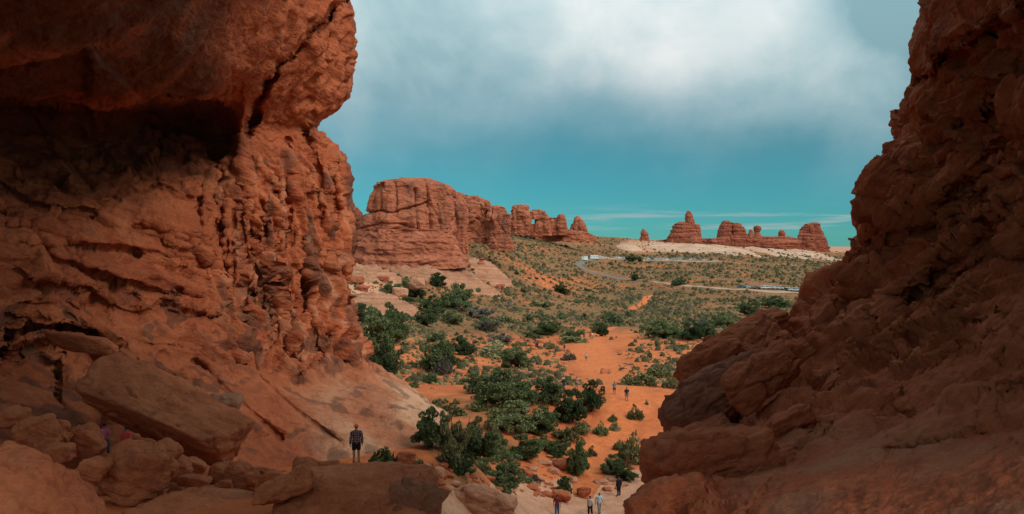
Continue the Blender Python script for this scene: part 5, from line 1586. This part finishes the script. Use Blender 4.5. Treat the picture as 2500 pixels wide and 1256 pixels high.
# ------------------------------------------------------------------ people
def skel(pose):
    """joints of a 1.72 m figure facing +y (away from the camera); returns verts, radii, edges with bone names"""
    J, E = {}, []

    def j(n, co, r): J[n] = (np.array(co, float), r)
    j('pelvis', (0, 0, 0.93), (0.15, 0.11)); j('belly', (0, 0, 1.08), (0.135, 0.10)); j('chest', (0, 0.005, 1.28), (0.155, 0.11)); j('neckbase', (0, 0, 1.43), (0.075, 0.07)); j('neck', (0, 0.005, 1.49), (0.052, 0.055))
    j('chin', (0, 0.02, 1.55), (0.068, 0.075)); j('head', (0, 0.02, 1.62), (0.078, 0.095)); j('crown_top', (0, 0.01, 1.69), (0.06, 0.075))
    sit = pose == 'sit'
    for s, nm in ((-1, 'l'), (1, 'r')):
        ph = s if pose == 'walk' else 0
        j(nm + 'hip', (s * 0.10, 0, 0.88), (0.095, 0.10))
        if sit:
            j(nm + 'knee', (s * 0.13, 0.42, 0.94), (0.062, 0.065)); j(nm + 'ankle', (s * 0.13, 0.47, 0.52), (0.042, 0.045)); j(nm + 'toe', (s * 0.14, 0.65, 0.48), (0.045, 0.035))
        else:
            j(nm + 'knee', (s * 0.10, 0.03 + 0.10 * ph, 0.48), (0.062, 0.066)); j(nm + 'calf', (s * 0.105, -0.005 + 0.08 * ph, 0.34), (0.056, 0.062)); j(nm + 'ankle', (s * 0.11, 0.0 + (0.16 if ph > 0 else -0.2 if ph < 0 else 0), 0.085 + (0.05 if ph < 0 else 0)), (0.04, 0.045)); j(nm + 'toe', (s * 0.13, 0.16 + (0.16 if ph > 0 else -0.2 if ph < 0 else 0), 0.035), (0.045, 0.032))
        j(nm + 'sho', (s * 0.185, 0, 1.395), (0.068, 0.068))
        if pose == 'photo':
            j(nm + 'elb', (s * 0.27, 0.16, 1.25), (0.045, 0.045)); j(nm + 'wri', (s * 0.09, 0.33, 1.50), (0.032, 0.028)); hd = np.array([-s * 0.35, 0.35, 0.9])
        elif sit:
            j(nm + 'elb', (s * 0.26, 0.10, 1.15), (0.045, 0.045)); j(nm + 'wri', (s * 0.14, 0.32, 1.10), (0.032, 0.028)); hd = np.array([-s * 0.3, 0.9, -0.1])
        else:
            ph2 = -ph * 0.12
            j(nm + 'elb', (s * 0.245, -0.02 + ph2, 1.12), (0.045, 0.045)); j(nm + 'wri', (s * 0.26, 0.06 + ph2 * 1.6, 0.87), (0.032, 0.028)); hd = np.array([s * 0.05, 0.12, -1.0])
        hd /= np.linalg.norm(hd)
        sd = np.cross(hd, (s, 0.2, 0.1)); sd /= np.linalg.norm(sd)
        w = J[nm + 'wri'][0]
        j(nm + 'palm', w + hd * 0.075, (0.036, 0.018))
        for k, (off, ln) in enumerate(((-0.028, 0.075), (-0.010, 0.088), (0.010, 0.082), (0.027, 0.062))):
            b = w + hd * 0.09 + sd * off
            j(f'{nm}f{k}a', b + hd * 0.012, (0.010, 0.010)); j(f'{nm}f{k}b', b + hd * ln + np.array([-s * 0.018, 0, 0]), (0.008, 0.008))
            E.append((nm + 'palm', f'{nm}f{k}a', 'hand')); E.append((f'{nm}f{k}a', f'{nm}f{k}b', 'hand'))
        j(nm + 'tha', w + hd * 0.05 - sd * 0.045, (0.011, 0.011)); j(nm + 'thb', w + hd * 0.095 - sd * 0.06, (0.009, 0.009))
        E += [(nm + 'palm', nm + 'tha', 'hand'), (nm + 'tha', nm + 'thb', 'hand')]
        E += [('pelvis', nm + 'hip', 'hip'), (nm + 'hip', nm + 'knee', 'thigh')]
        E += [(nm + 'knee', nm + 'ankle', 'shin')] if sit else [(nm + 'knee', nm + 'calf', 'shin'), (nm + 'calf', nm + 'ankle', 'shin')]
        E += [(nm + 'ankle', nm + 'toe', 'foot'), ('chest', nm + 'sho', 'torso'), (nm + 'sho', nm + 'elb', 'uparm'), (nm + 'elb', nm + 'wri', 'forearm'), (nm + 'wri', nm + 'palm', 'hand')]
    E += [('pelvis', 'belly', 'torso'), ('belly', 'chest', 'torso'), ('chest', 'neckbase', 'torso'), ('neckbase', 'neck', 'neck'), ('neck', 'chin', 'head'), ('chin', 'head', 'head'), ('head', 'crown_top', 'head')]
    return J, E


def body_template(pose):
    J, E = skel(pose)
    names = list(J)
    me = bpy.data.meshes.new('body_cage')
    me.from_pydata([tuple(J[n][0]) for n in names], [(names.index(a), names.index(b)) for a, b, _ in E], [])
    ob = bpy.data.objects.new('body_cage', me)
    COL.objects.link(ob)
    md = ob.modifiers.new('skin', 'SKIN'); md.use_smooth_shade = True
    sv = me.skin_vertices[0].data
    for i, n in enumerate(names):
        sv[i].radius = J[n][1]
        sv[i].use_root = n == 'pelvis'
    sb = ob.modifiers.new('sub', 'SUBSURF'); sb.levels = 1; sb.render_levels = 1
    bpy.context.view_layer.update()
    dg = bpy.context.evaluated_depsgraph_get()
    ev = ob.evaluated_get(dg)
    m2 = bpy.data.meshes.new_from_object(ev)
    bpy.data.objects.remove(ob)
    v = np.empty(len(m2.vertices) * 3); m2.vertices.foreach_get('co', v); v = v.reshape(-1, 3)
    nn = np.empty(len(m2.vertices) * 3); m2.vertices.foreach_get('normal', nn); nn = nn.reshape(-1, 3)
    polys = [list(p.vertices) for p in m2.polygons]
    # nearest bone of every face
    cen = np.array([v[p].mean(0) for p in polys])
    best = np.full(len(cen), 1e9); lab = np.empty(len(cen), object)
    for a, b, nm in E:
        A, B = J[a][0], J[b][0]
        t = np.clip(((cen - A) @ (B - A)) / ((B - A) @ (B - A)), 0, 1)
        d = np.linalg.norm(cen - A - t[:, None] * (B - A), axis=1) - 0.5 * (J[a][1][0] * (1 - t) + J[b][1][0] * t)
        m = d < best
        best[m] = d[m]; lab[m] = nm
    m2.name = 'person_' + pose

    def shell(bones, off, name, zmin=-9, zmax=9, side=0):
        fs = [p for p, l, c in zip(polys, lab, cen) if l in bones and zmin < c[2] < zmax and c[0] * side >= 0]
        idx = sorted({i for p in fs for i in p}); mp = {i: k for k, i in enumerate(idx)}
        m3 = bpy.data.meshes.new(name)
        m3.from_pydata([tuple(v[i] + nn[i] * off) for i in idx], [], [[mp[i] for i in p] for p in fs])
        for p in m3.polygons: p.use_smooth = True
        return m3
    hi = 0.60 if pose != 'sit' else -9
    return dict(body=m2, shirt=shell({'torso', 'uparm'}, 0.022, 'shirt'), jacket=shell({'torso', 'uparm', 'forearm'}, 0.028, 'jacket'), shorts=shell({'hip', 'thigh'}, 0.024, 'shorts', hi), trousers=shell({'hip', 'thigh', 'shin'}, 0.020, 'trousers'),
                shoe_l=shell({'foot'}, 0.014, 'shoe', side=-1), shoe_r=shell({'foot'}, 0.014, 'shoe', side=1), hair=shell({'head'}, 0.016, 'hair', 1.60 if pose != 'none' else 0))


BODY = {p: body_template(p) for p in ('stand', 'walk', 'photo', 'sit')}


def cap_mesh(brim=0.10, full=False):
    n = 20
    th = np.linspace(0, 2 * math.pi, n, endpoint=False)
    rows = []
    for a in np.linspace(0.0, 1.0, 6):
        r = math.cos(a * math.pi / 2 * 0.98) * 0.112; z = 1.635 + math.sin(a * math.pi / 2) * 0.105
        rows.append(np.stack([np.cos(th) * r * 0.92, np.sin(th) * r * 1.08 + 0.015, np.full(n, z)], -1))
    b = []
    for k in (1.0, 0.5):
        ext = brim * k * (np.ones(n) if full else np.clip(np.sin(th), 0, 1) ** 0.7)
        b.append(np.stack([np.cos(th) * (0.104 + ext * (0.9 if full else 0.3)), np.sin(th) * 0.121 + 0.015 + np.sin(th) * ext, np.full(n, 1.632 - 0.01 * k)], -1))
    V = np.concatenate(b + rows).reshape(-1, 3)
    return mesh_from('cap', V, grid_faces(n, len(b) + len(rows), True), True)


CAP = cap_mesh(0.09); HAT = cap_mesh(0.13, True)


def box_mesh(name, size, bevel=0.02):
    bm = bmesh.new()
    bmesh.ops.create_cube(bm, size=1.0)
    for q in bm.verts: q.co = Vector((q.co.x * size[0], q.co.y * size[1], q.co.z * size[2]))
    bmesh.ops.bevel(bm, geom=bm.edges[:], offset=bevel, segments=2, affect='EDGES', profile=0.6)
    me = bpy.data.meshes.new(name); bm.to_mesh(me); bm.free()
    return me


PACK = box_mesh('backpack', (0.30, 0.16, 0.44), 0.06)
PHONE = box_mesh('phone', (0.15, 0.012, 0.08), 0.004)
SKIN = plain('skin', (0.36, 0.18, 0.11), 0.6, 0.3, 0.1)


def plaid_mat():
    m = bpy.data.materials.new('plaid_flannel'); m.use_nodes = True
    g = NT(m.node_tree)
    sep = g.n('ShaderNodeSeparateXYZ'); g.put(sep.inputs[0], g.n('ShaderNodeTexCoord').outputs['Object'])

    def stripes(c, f):
        return g.math('GREATER_THAN', g.math('FRACT', g.math('MULTIPLY', c, f)), 0.5)
    s = g.math('ADD', stripes(g.math('ADD', sep.outputs[0], sep.outputs[1]), 13.0), stripes(sep.outputs[2], 13.0))
    col = g.ramp(g.math('MULTIPLY', s, 0.5), [(0.0, (0.02, 0.024, 0.045)), (0.5, (0.13, 0.035, 0.05)), (1.0, (0.42, 0.30, 0.30))], 'CONSTANT')
    principled(g, col, 0.9, None, 0.1)
    return m


_cm = {}


def cloth(c):
    if c not in _cm: _cm[c] = plain('cloth_%d' % len(_cm), c, 0.9, 0.1, 0.15, 9.0)
    return _cm[c]


PLAID = plaid_mat()
BLACK, NAVY, WHITE_, GREY_, MAROON, KHAKI, DENIM, PINK, TEAL, ORANGE, TAN = (0.018, 0.018, 0.022), (0.025, 0.035, 0.07), (0.62, 0.62, 0.60), (0.22, 0.23, 0.25), (0.16, 0.025, 0.035), (0.30, 0.22, 0.13), (0.06, 0.09, 0.16), (0.45, 0.10, 0.14), (0.06, 0.26, 0.28), (0.75, 0.13, 0.04), (0.45, 0.34, 0.18)
HAIRC = (0.035, 0.02, 0.014)


def person(loc, yaw, pose, label, top, bottom, hair=HAIRC, long_legs=False, sleeves=False, cap=None, hat=None, pack=None, phone=False, group=None, scale=1.0):
    B = BODY[pose]
    root = link('person', with_mat(B['body'], SKIN), None, None, None)
    dz = -0.72 * scale if pose == 'sit' else 0
    root.location = (loc[0], loc[1], loc[2] + dz); root.rotation_euler = (0, 0, yaw); root.scale = (scale,) * 3
    link('jacket' if sleeves else 'shirt', with_mat(B['jacket' if sleeves else 'shirt'], top if hasattr(top, 'node_tree') else cloth(top)), None, root)
    link('trousers' if long_legs else 'shorts', with_mat(B['trousers' if long_legs else 'shorts'], cloth(bottom)), None, root)
    for k in ('shoe_l', 'shoe_r'): link('shoe', with_mat(B[k], cloth((0.05, 0.045, 0.04))), None, root)
    link('hair', with_mat(B['hair'], cloth(hair)), None, root)
    if cap: link('cap', with_mat(CAP, cloth(cap)), None, root)
    if hat: link('hat', with_mat(HAT, cloth(hat)), None, root)
    if pack:
        link('backpack', with_mat(PACK, cloth(pack)), None, root, (0, -0.19, 1.22))
    if phone:
        link('phone', with_mat(PHONE, cloth(BLACK)), None, root, (0, 0.40, 1.57))
    return tag(root, label, 'person', group)


def gp(px, py): return ground_px(px, py, 40)


person(P(870, 1131, 36.5), R(12), 'stand', 'person in orange cap, plaid shirt and dark shorts standing on the domed boulder', PLAID, BLACK, sleeves=True, cap=ORANGE)
person(P(254, 1086, 37.5), R(-150), 'sit', 'person in pink patterned top sitting in the rubble, the left of two', (0.62, 0.16, 0.24), DENIM, long_legs=True)
person(P(310, 1094, 37.0), R(170), 'sit', 'person in red top raising a camera under the huge tilted slab', (0.60, 0.08, 0.07), (0.45, 0.52, 0.55), long_legs=True, sleeves=True)
person(gp(1360, 1262), R(180), 'walk', 'person in maroon shirt and jeans walking up the pink slickrock', MAROON, DENIM, long_legs=True)
person(gp(1441, 1262), R(160), 'walk', 'person in white patterned shirt and black trousers on the slickrock', (0.50, 0.50, 0.52), BLACK, long_legs=True)
person(gp(1463, 1254), R(200), 'walk', 'person in light blue top half hidden by the brown rock', (0.40, 0.50, 0.56), GREY_, long_legs=True)
person(gp(1511, 1212), R(30), 'stand', 'person wrapped in black clothing beside the brown rock edge', BLACK, BLACK, long_legs=True, sleeves=True, hair=BLACK)
person(gp(1500, 966), R(180), 'photo', 'person in grey shirt raising both arms to take a photo on the trail', (0.20, 0.21, 0.24), (0.08, 0.07, 0.07), phone=True)
person(gp(1530, 982), R(175), 'stand', 'person in black shirt and grey shorts standing on the trail', (0.022, 0.025, 0.035), (0.16, 0.14, 0.14))
person(gp(1376, 952), R(180), 'stand', 'person in straw hat and dark teal clothes behind the junipers', (0.02, 0.035, 0.045), (0.03, 0.06, 0.07), hat=TAN)
person(gp(1408, 950), R(170), 'photo', 'person in pale patterned shirt behind the trailside junipers', (0.36, 0.30, 0.26), (0.14, 0.11, 0.09))
person(gp(1431, 882), R(180), 'walk', 'person alone in the middle of the bare sand trail', (0.42, 0.40, 0.42), (0.06, 0.06, 0.08))
person(gp(1308, 851), R(100), 'stand', 'person in dark blue with pack at the stone clearing', NAVY, BLACK, long_legs=True, pack=BLACK)
person(gp(1312, 851), R(150), 'stand', 'person in dark clothes close beside the one with the pack', (0.05, 0.05, 0.07), BLACK, long_legs=True)
person(gp(1378, 858), R(20), 'stand', 'person in navy shirt at the right end of the stone clearing', (0.04, 0.05, 0.09), (0.10, 0.08, 0.08), pack=(0.10, 0.05, 0.05))
person(gp(1426, 828), R(150), 'walk', 'person in red-brown shirt, left of the group at the trail top', (0.20, 0.06, 0.05), BLACK)
person(gp(1441, 827), R(20), 'walk', 'person in red top, middle of the group at the trail top', (0.32, 0.05, 0.05), BLACK, hair=(0.3, 0.22, 0.12))
person(gp(1446, 827), R(0), 'walk', 'person in white shirt, right of the group at the trail top', (0.62, 0.60, 0.60), GREY_)
person(gp(1538, 799), R(0), 'stand', 'person in black in the scrub beyond the trail top', BLACK, BLACK, long_legs=True)
person(gp(1482, 809), R(30), 'walk', 'person in dark red walking off at the bend beyond the trail top', (0.16, 0.04, 0.04), BLACK, long_legs=True)
for a, b, lb in ((1580, 730, 'tiny walker in black at the top of the far path'), (1567, 747, 'tiny walker midway along the far path'), (1553, 751, 'tiny walker in dark clothes, left of the pair low on the far path'), (1557, 753, 'tiny walker in grey, right of the pair low on the far path')):
    person(gp(a, b), R(0), 'walk', lb, random.choice((BLACK, NAVY, GREY_)), BLACK, long_legs=True, group='tiny walkers on the far path')

# ------------------------------------------------------------------ vehicles
def prism(profile, half, taper=None):
    """side profile (y,z) closed loop -> body across x; taper gives half width per point"""
    pr = np.array(profile, float); n = len(pr)
    hw = np.full(n, half) if taper is None else np.array(taper)
    V = np.concatenate([np.stack([-hw, pr[:, 0], pr[:, 1]], -1), np.stack([hw, pr[:, 0], pr[:, 1]], -1)])
    bm = bmesh.new()
    vs = [bm.verts.new(q) for q in V]
    bm.faces.new(vs[:n][::-1]); bm.faces.new(vs[n:])
    for i in range(n):
        k = (i + 1) % n
        bm.faces.new((vs[i], vs[k], vs[n + k], vs[n + i]))
    bmesh.ops.recalc_face_normals(bm, faces=bm.faces[:])
    bmesh.ops.bevel(bm, geom=bm.edges[:], offset=0.05, segments=2, affect='EDGES')
    me = bpy.data.meshes.new('prism'); bm.to_mesh(me); bm.free()
    return me


def wheel_mesh():
    prof = [(0.16, -0.11), (0.31, -0.11), (0.34, -0.06), (0.34, 0.06), (0.31, 0.11), (0.16, 0.11)]
    n = 18
    th = np.linspace(0, 2 * math.pi, n, endpoint=False)
    V = np.concatenate([np.stack([np.full(n, w), np.cos(th) * r, np.sin(th) * r], -1) for r, w in prof])
    return mesh_from('tyre', V, grid_faces(n, len(prof), True), True)


def rim_mesh():
    n = 14
    th = np.linspace(0, 2 * math.pi, n, endpoint=False)
    V = np.concatenate([np.stack([np.full(n, w), np.cos(th) * r, np.sin(th) * r], -1) for r, w in ((0.01, 0.07), (0.16, 0.10), (0.165, -0.10), (0.01, -0.07))])
    return mesh_from('rim', V, grid_faces(n, 4, True), True)


SEDAN = prism([(-2.2, 0.35), (-2.25, 0.75), (-1.5, 0.95), (-0.2, 0.98), (1.3, 0.98), (2.15, 0.92), (2.2, 0.4), (1.9, 0.28), (-1.9, 0.28)], 0.88)
SEDAN_C = prism([(-0.75, 0.93), (-0.05, 1.40), (1.05, 1.42), (1.75, 0.93)], 0.8, [0.82, 0.66, 0.66, 0.82])
SEDAN_R = prism([(-0.25, 1.34), (-0.05, 1.45), (1.08, 1.47), (1.30, 1.34)], 0.72)
SUV = prism([(-2.2, 0.40), (-2.25, 0.95), (-1.3, 1.08), (0, 1.1), (2.15, 1.1), (2.2, 0.5), (1.9, 0.36), (-1.9, 0.36)], 0.93)
SUV_C = prism([(-1.0, 1.05), (-0.35, 1.68), (1.85, 1.70), (2.12, 1.05)], 0.85, [0.88, 0.74, 0.74, 0.86])
SUV_R = prism([(-0.55, 1.58), (-0.32, 1.75), (1.86, 1.77), (1.98, 1.58)], 0.80)
TYRE, RIM = wheel_mesh(), rim_mesh()
LIGHTM = box_mesh('headlight', (0.34, 0.05, 0.14), 0.02)
GLASS = plain('dark_car_glass', (0.02, 0.035, 0.045), 0.12, 0.6)
RUBBER = plain('tyre_rubber', (0.02, 0.02, 0.02), 0.9, 0.1)
ALLOY = plain('alloy_rim', (0.45, 0.45, 0.46), 0.35, 0.5, metal=0.8)
LAMP = plain('lamp_plastic', (0.7, 0.7, 0.68), 0.2, 0.5)
_pm = {}


def paint(c):
    if c not in _pm: _pm[c] = plain('car_paint_%d' % len(_pm), c, 0.28, 0.5)
    return _pm[c]


def car(loc, yaw, col, label, group, suv=False):
    root = bpy.data.objects.new('parked_car', None); COL.objects.link(root)
    root.location = loc; root.rotation_euler = (0, 0, yaw)
    b, c, r_ = (SUV, SUV_C, SUV_R) if suv else (SEDAN, SEDAN_C, SEDAN_R)
    link('body', with_mat(b, paint(col)), None, root)
    link('cabin_glass', with_mat(c, GLASS), None, root)
    link('roof', with_mat(r_, paint(col)), None, root)
    for sx in (-1, 1):
        link('headlight', with_mat(LIGHTM, LAMP), None, root, (sx * 0.62, -2.22, 0.72 if not suv else 0.88))
        for sy in (-1.35, 1.35):
            w = link('wheel', with_mat(TYRE, RUBBER), None, root, (sx * 0.80, sy, 0.34))
            link('rim', with_mat(RIM, ALLOY), None, w)
    return tag(root, label, 'car', group)


CARC = {'white': (0.78, 0.78, 0.76), 'silver': (0.58, 0.60, 0.61), 'black': (0.02, 0.02, 0.025), 'blue': (0.05, 0.12, 0.22), 'red': (0.30, 0.03, 0.03), 'grey': (0.16, 0.17, 0.18)}
r3 = random.Random(5)
near = [(1812, 'blue'), (1824, 'silver'), (1836, 'grey'), (1848, 'red'), (1860, 'white'), (1871, 'white'), (1882, 'silver'), (1893, 'white'), (1904, 'silver'), (1915, 'black'), (1926, 'white'), (1938, 'silver'), (1949, 'white'), (1960, 'grey'), (1971, 'white')]
for i, (px, cn) in enumerate(near):
    g_ = ground_px(px, np.interp(px, [1800, 1970], [703, 712]), 300)
    g_[2] += 0.3
    lb = {'blue': 'blue car first in the nearer parking row', 'red': 'red car between dark ones in the nearer parking row'}.get(cn, f'{cn} car, {ORD[i]} from the left in the nearer parking row')
    car(g_, R(r3.uniform(50, 66)), CARC[cn], lb, 'cars in the nearer parking row', suv=r3.random() < 0.45)
far = [1468, 1480, 1505, 1513, 1524, 1581, 1588, 1595, 1603, 1611, 1620, 1629, 1640, 1648, 1656, 1664, 1672, 1688, 1696, 1706, 1720, 1746]
for i, px in enumerate(far):
    cn = r3.choice(['white', 'white', 'silver', 'silver', 'black', 'blue', 'grey'])
    g_ = ground_px(px, np.interp(px, [1460, 1760], [631.5, 639.5]), 500)
    g_[2] += 0.42
    car(g_, R(r3.uniform(60, 85)), CARC[cn], f'tiny {cn} car, {ORD[i]} from the left in the far parking row', 'cars in the far parking row', suv=r3.random() < 0.5)

RVB = prism([(-3.4, 0.45), (-3.5, 1.2), (-2.7, 1.45), (-2.2, 2.2), (-3.3, 2.5), (-3.1, 3.1), (3.4, 3.15), (3.5, 0.5)], 1.15)
WIN = box_mesh('window', (0.04, 1.0, 0.55), 0.015)
WSH = box_mesh('windscreen', (1.9, 0.05, 0.75), 0.02)
STRIPE = box_mesh('stripe', (0.03, 6.2, 0.22), 0.01)
for px, py, yaw, lb in ((1428, 638, 150, 'white motorhome at the road bend, nearer the fins'), (1451, 634, 100, 'long white motorhome parked right of the other at the bend')):
    g_ = ground_px(px, py, 400)
    root = bpy.data.objects.new('motorhome', None); COL.objects.link(root)
    root.location = (g_[0], g_[1], g_[2] + 0.4); root.rotation_euler = (0, 0, R(yaw))
    link('body', with_mat(RVB, paint(CARC['white'])), None, root)
    o = link('windscreen', with_mat(WSH, GLASS), None, root, (0, -2.5, 1.82)); o.rotation_euler = (R(-35), 0, 0)
    for sx in (-1, 1):
        for sy in (-1.2, 0.6, 2.4):
            link('window', with_mat(WIN, GLASS), None, root, (sx * 1.15, sy, 2.15))
        link('stripe', with_mat(STRIPE, paint(CARC['grey'])), None, root, (sx * 1.15, 0.2, 1.25))
        for sy in (-2.2, 2.0):
            w = link('wheel', with_mat(TYRE, RUBBER), None, root, (sx * 1.0, sy, 0.34)); link('rim', with_mat(RIM, ALLOY), None, w)
    tag(root, lb, 'motorhome', 'motorhomes at the road bend')

# small tan vault-toilet huts beside the far lot
HUTW = plain('tan_hut_wall', (0.52, 0.36, 0.22), 0.9, 0.1, 0.1)
HUTR = plain('brown_hut_roof', (0.20, 0.13, 0.09), 0.9, 0.1)
HW_, HR_, HD_ = box_mesh('wall', (3.6, 4.0, 2.6), 0.03), prism([(-2.4, 2.6), (0, 3.5), (2.4, 2.6)], 2.1), box_mesh('door', (0.95, 0.06, 2.05), 0.02)
for px, py, lb in ((1549, 638, 'tan hut beside the dark tree at the far lot'), (1573, 639, 'second tan hut, next to the first cars of the far row')):
    g_ = ground_px(px, py, 500)
    root = bpy.data.objects.new('toilet_hut', None); COL.objects.link(root)
    root.location = (g_[0], g_[1], g_[2]); root.rotation_euler = (0, 0, R(15))
    link('wall', with_mat(HW_, HUTW), None, root, (0, 0, 1.3)); link('roof', with_mat(HR_, HUTR), None, root); link('door', with_mat(HD_, HUTR), None, root, (0.6, -2.01, 1.1))
    tag(root, lb, 'hut', 'huts at the far lot')


# dead branches lying on the sand
def snag(px, py, wpx, label, seed):
    g_ = ground_px(px, py, 40)
    D = g_[1]; s = wpx * D / F
    r_ = np.random.default_rng(seed)
    parts = []
    main = np.array([(-0.5, 0, 0.03), (-0.2, 0.05, 0.12), (0.1, -0.02, 0.10), (0.5, 0.06, 0.22)]) + r_.normal(size=(4, 3)) * 0.03
    parts.append(tube(main, [0.05, 0.045, 0.035, 0.012], 6))
    for i in range(7):
        b = main[r_.integers(1, 3)] + r_.normal(size=3) * 0.03
        e = b + np.array([r_.normal() * 0.25, r_.normal() * 0.2, abs(r_.normal()) * 0.22])
        parts.append(tube([b, (b + e) / 2 + r_.normal(size=3) * 0.04, e], [0.022, 0.015, 0.005], 5))
    v, f = merge(parts)
    o = link('dead_branch', mesh_from('dead_branch', v * s, f, True), DEAD, loc=(g_[0], g_[1], g_[2]))
    o.rotation_euler = (0, 0, r_.uniform(0, 6))
    tag(o, label, 'dead wood', 'dead wood on the sand right of the trail')


for i, (a, b, w, lb) in enumerate(((1513, 868, 26, 'thin dead branch lying nearest the bare trail'), (1548, 862, 30, 'upright dead snag on the sand bank'), (1530, 892, 34, 'tangle of dead branches above the sage mound'), (1520, 905, 44, 'large tangle of dead wood left of the sage mound'), (1180, 853, 18, 'short dead stick left of the grassy mound'), (1540, 878, 26, 'dead branch between snag and tangle'))):
    snag(a, b, w, lb, 500 + i)


# rubble and gravel in the gaps, too many to count
def build_rubble():
    r_ = np.random.default_rng(12)
    v0, f0 = ICO[2]
    VV, FF, o = [], [], 0
    spots = [(560, 1175, 330, 40, 330), (1010, 1165, 90, 34, 150), (1330, 1170, 190, 45, 260), (1000, 930, 90, 30, 60), (1330, 852, 90, 22, 90), (1500, 1100, 60, 60, 60), (930, 690, 90, 40, 120), (1200, 700, 90, 14, 60)]
    for cx, cy, sx, sy, n in spots:
        for i in range(n):
            px = cx + sx * r_.uniform(-1, 1); py = cy + sy * r_.uniform(-1, 1)
            if py > 800 and seg_dist(np.array([px]), np.array([py]), [(a, b) for a, b, c in TRAIL])[0][0] < 42: continue
            g_ = ground_px(px, py, 24)
            sz = 0.10 * math.exp(r_.normal() * 0.6) * (1 + g_[1] / 160)
            p = v0 * (0.75 + 0.5 * r_.random((len(v0), 1))) * np.array([1, r_.uniform(0.6, 1), r_.uniform(0.4, 0.8)]) * sz
            VV.append(p + g_ + (0, 0, sz * 0.2)); FF.append(f0 + o); o += len(p)
    me = mesh_from('rubble', np.concatenate(VV), np.concatenate(FF), False)
    tag(link('rubble', me, ROCK_B), 'scattered red gravel and chips of rock on the ground', 'rubble', kind='stuff')


build_rubble()
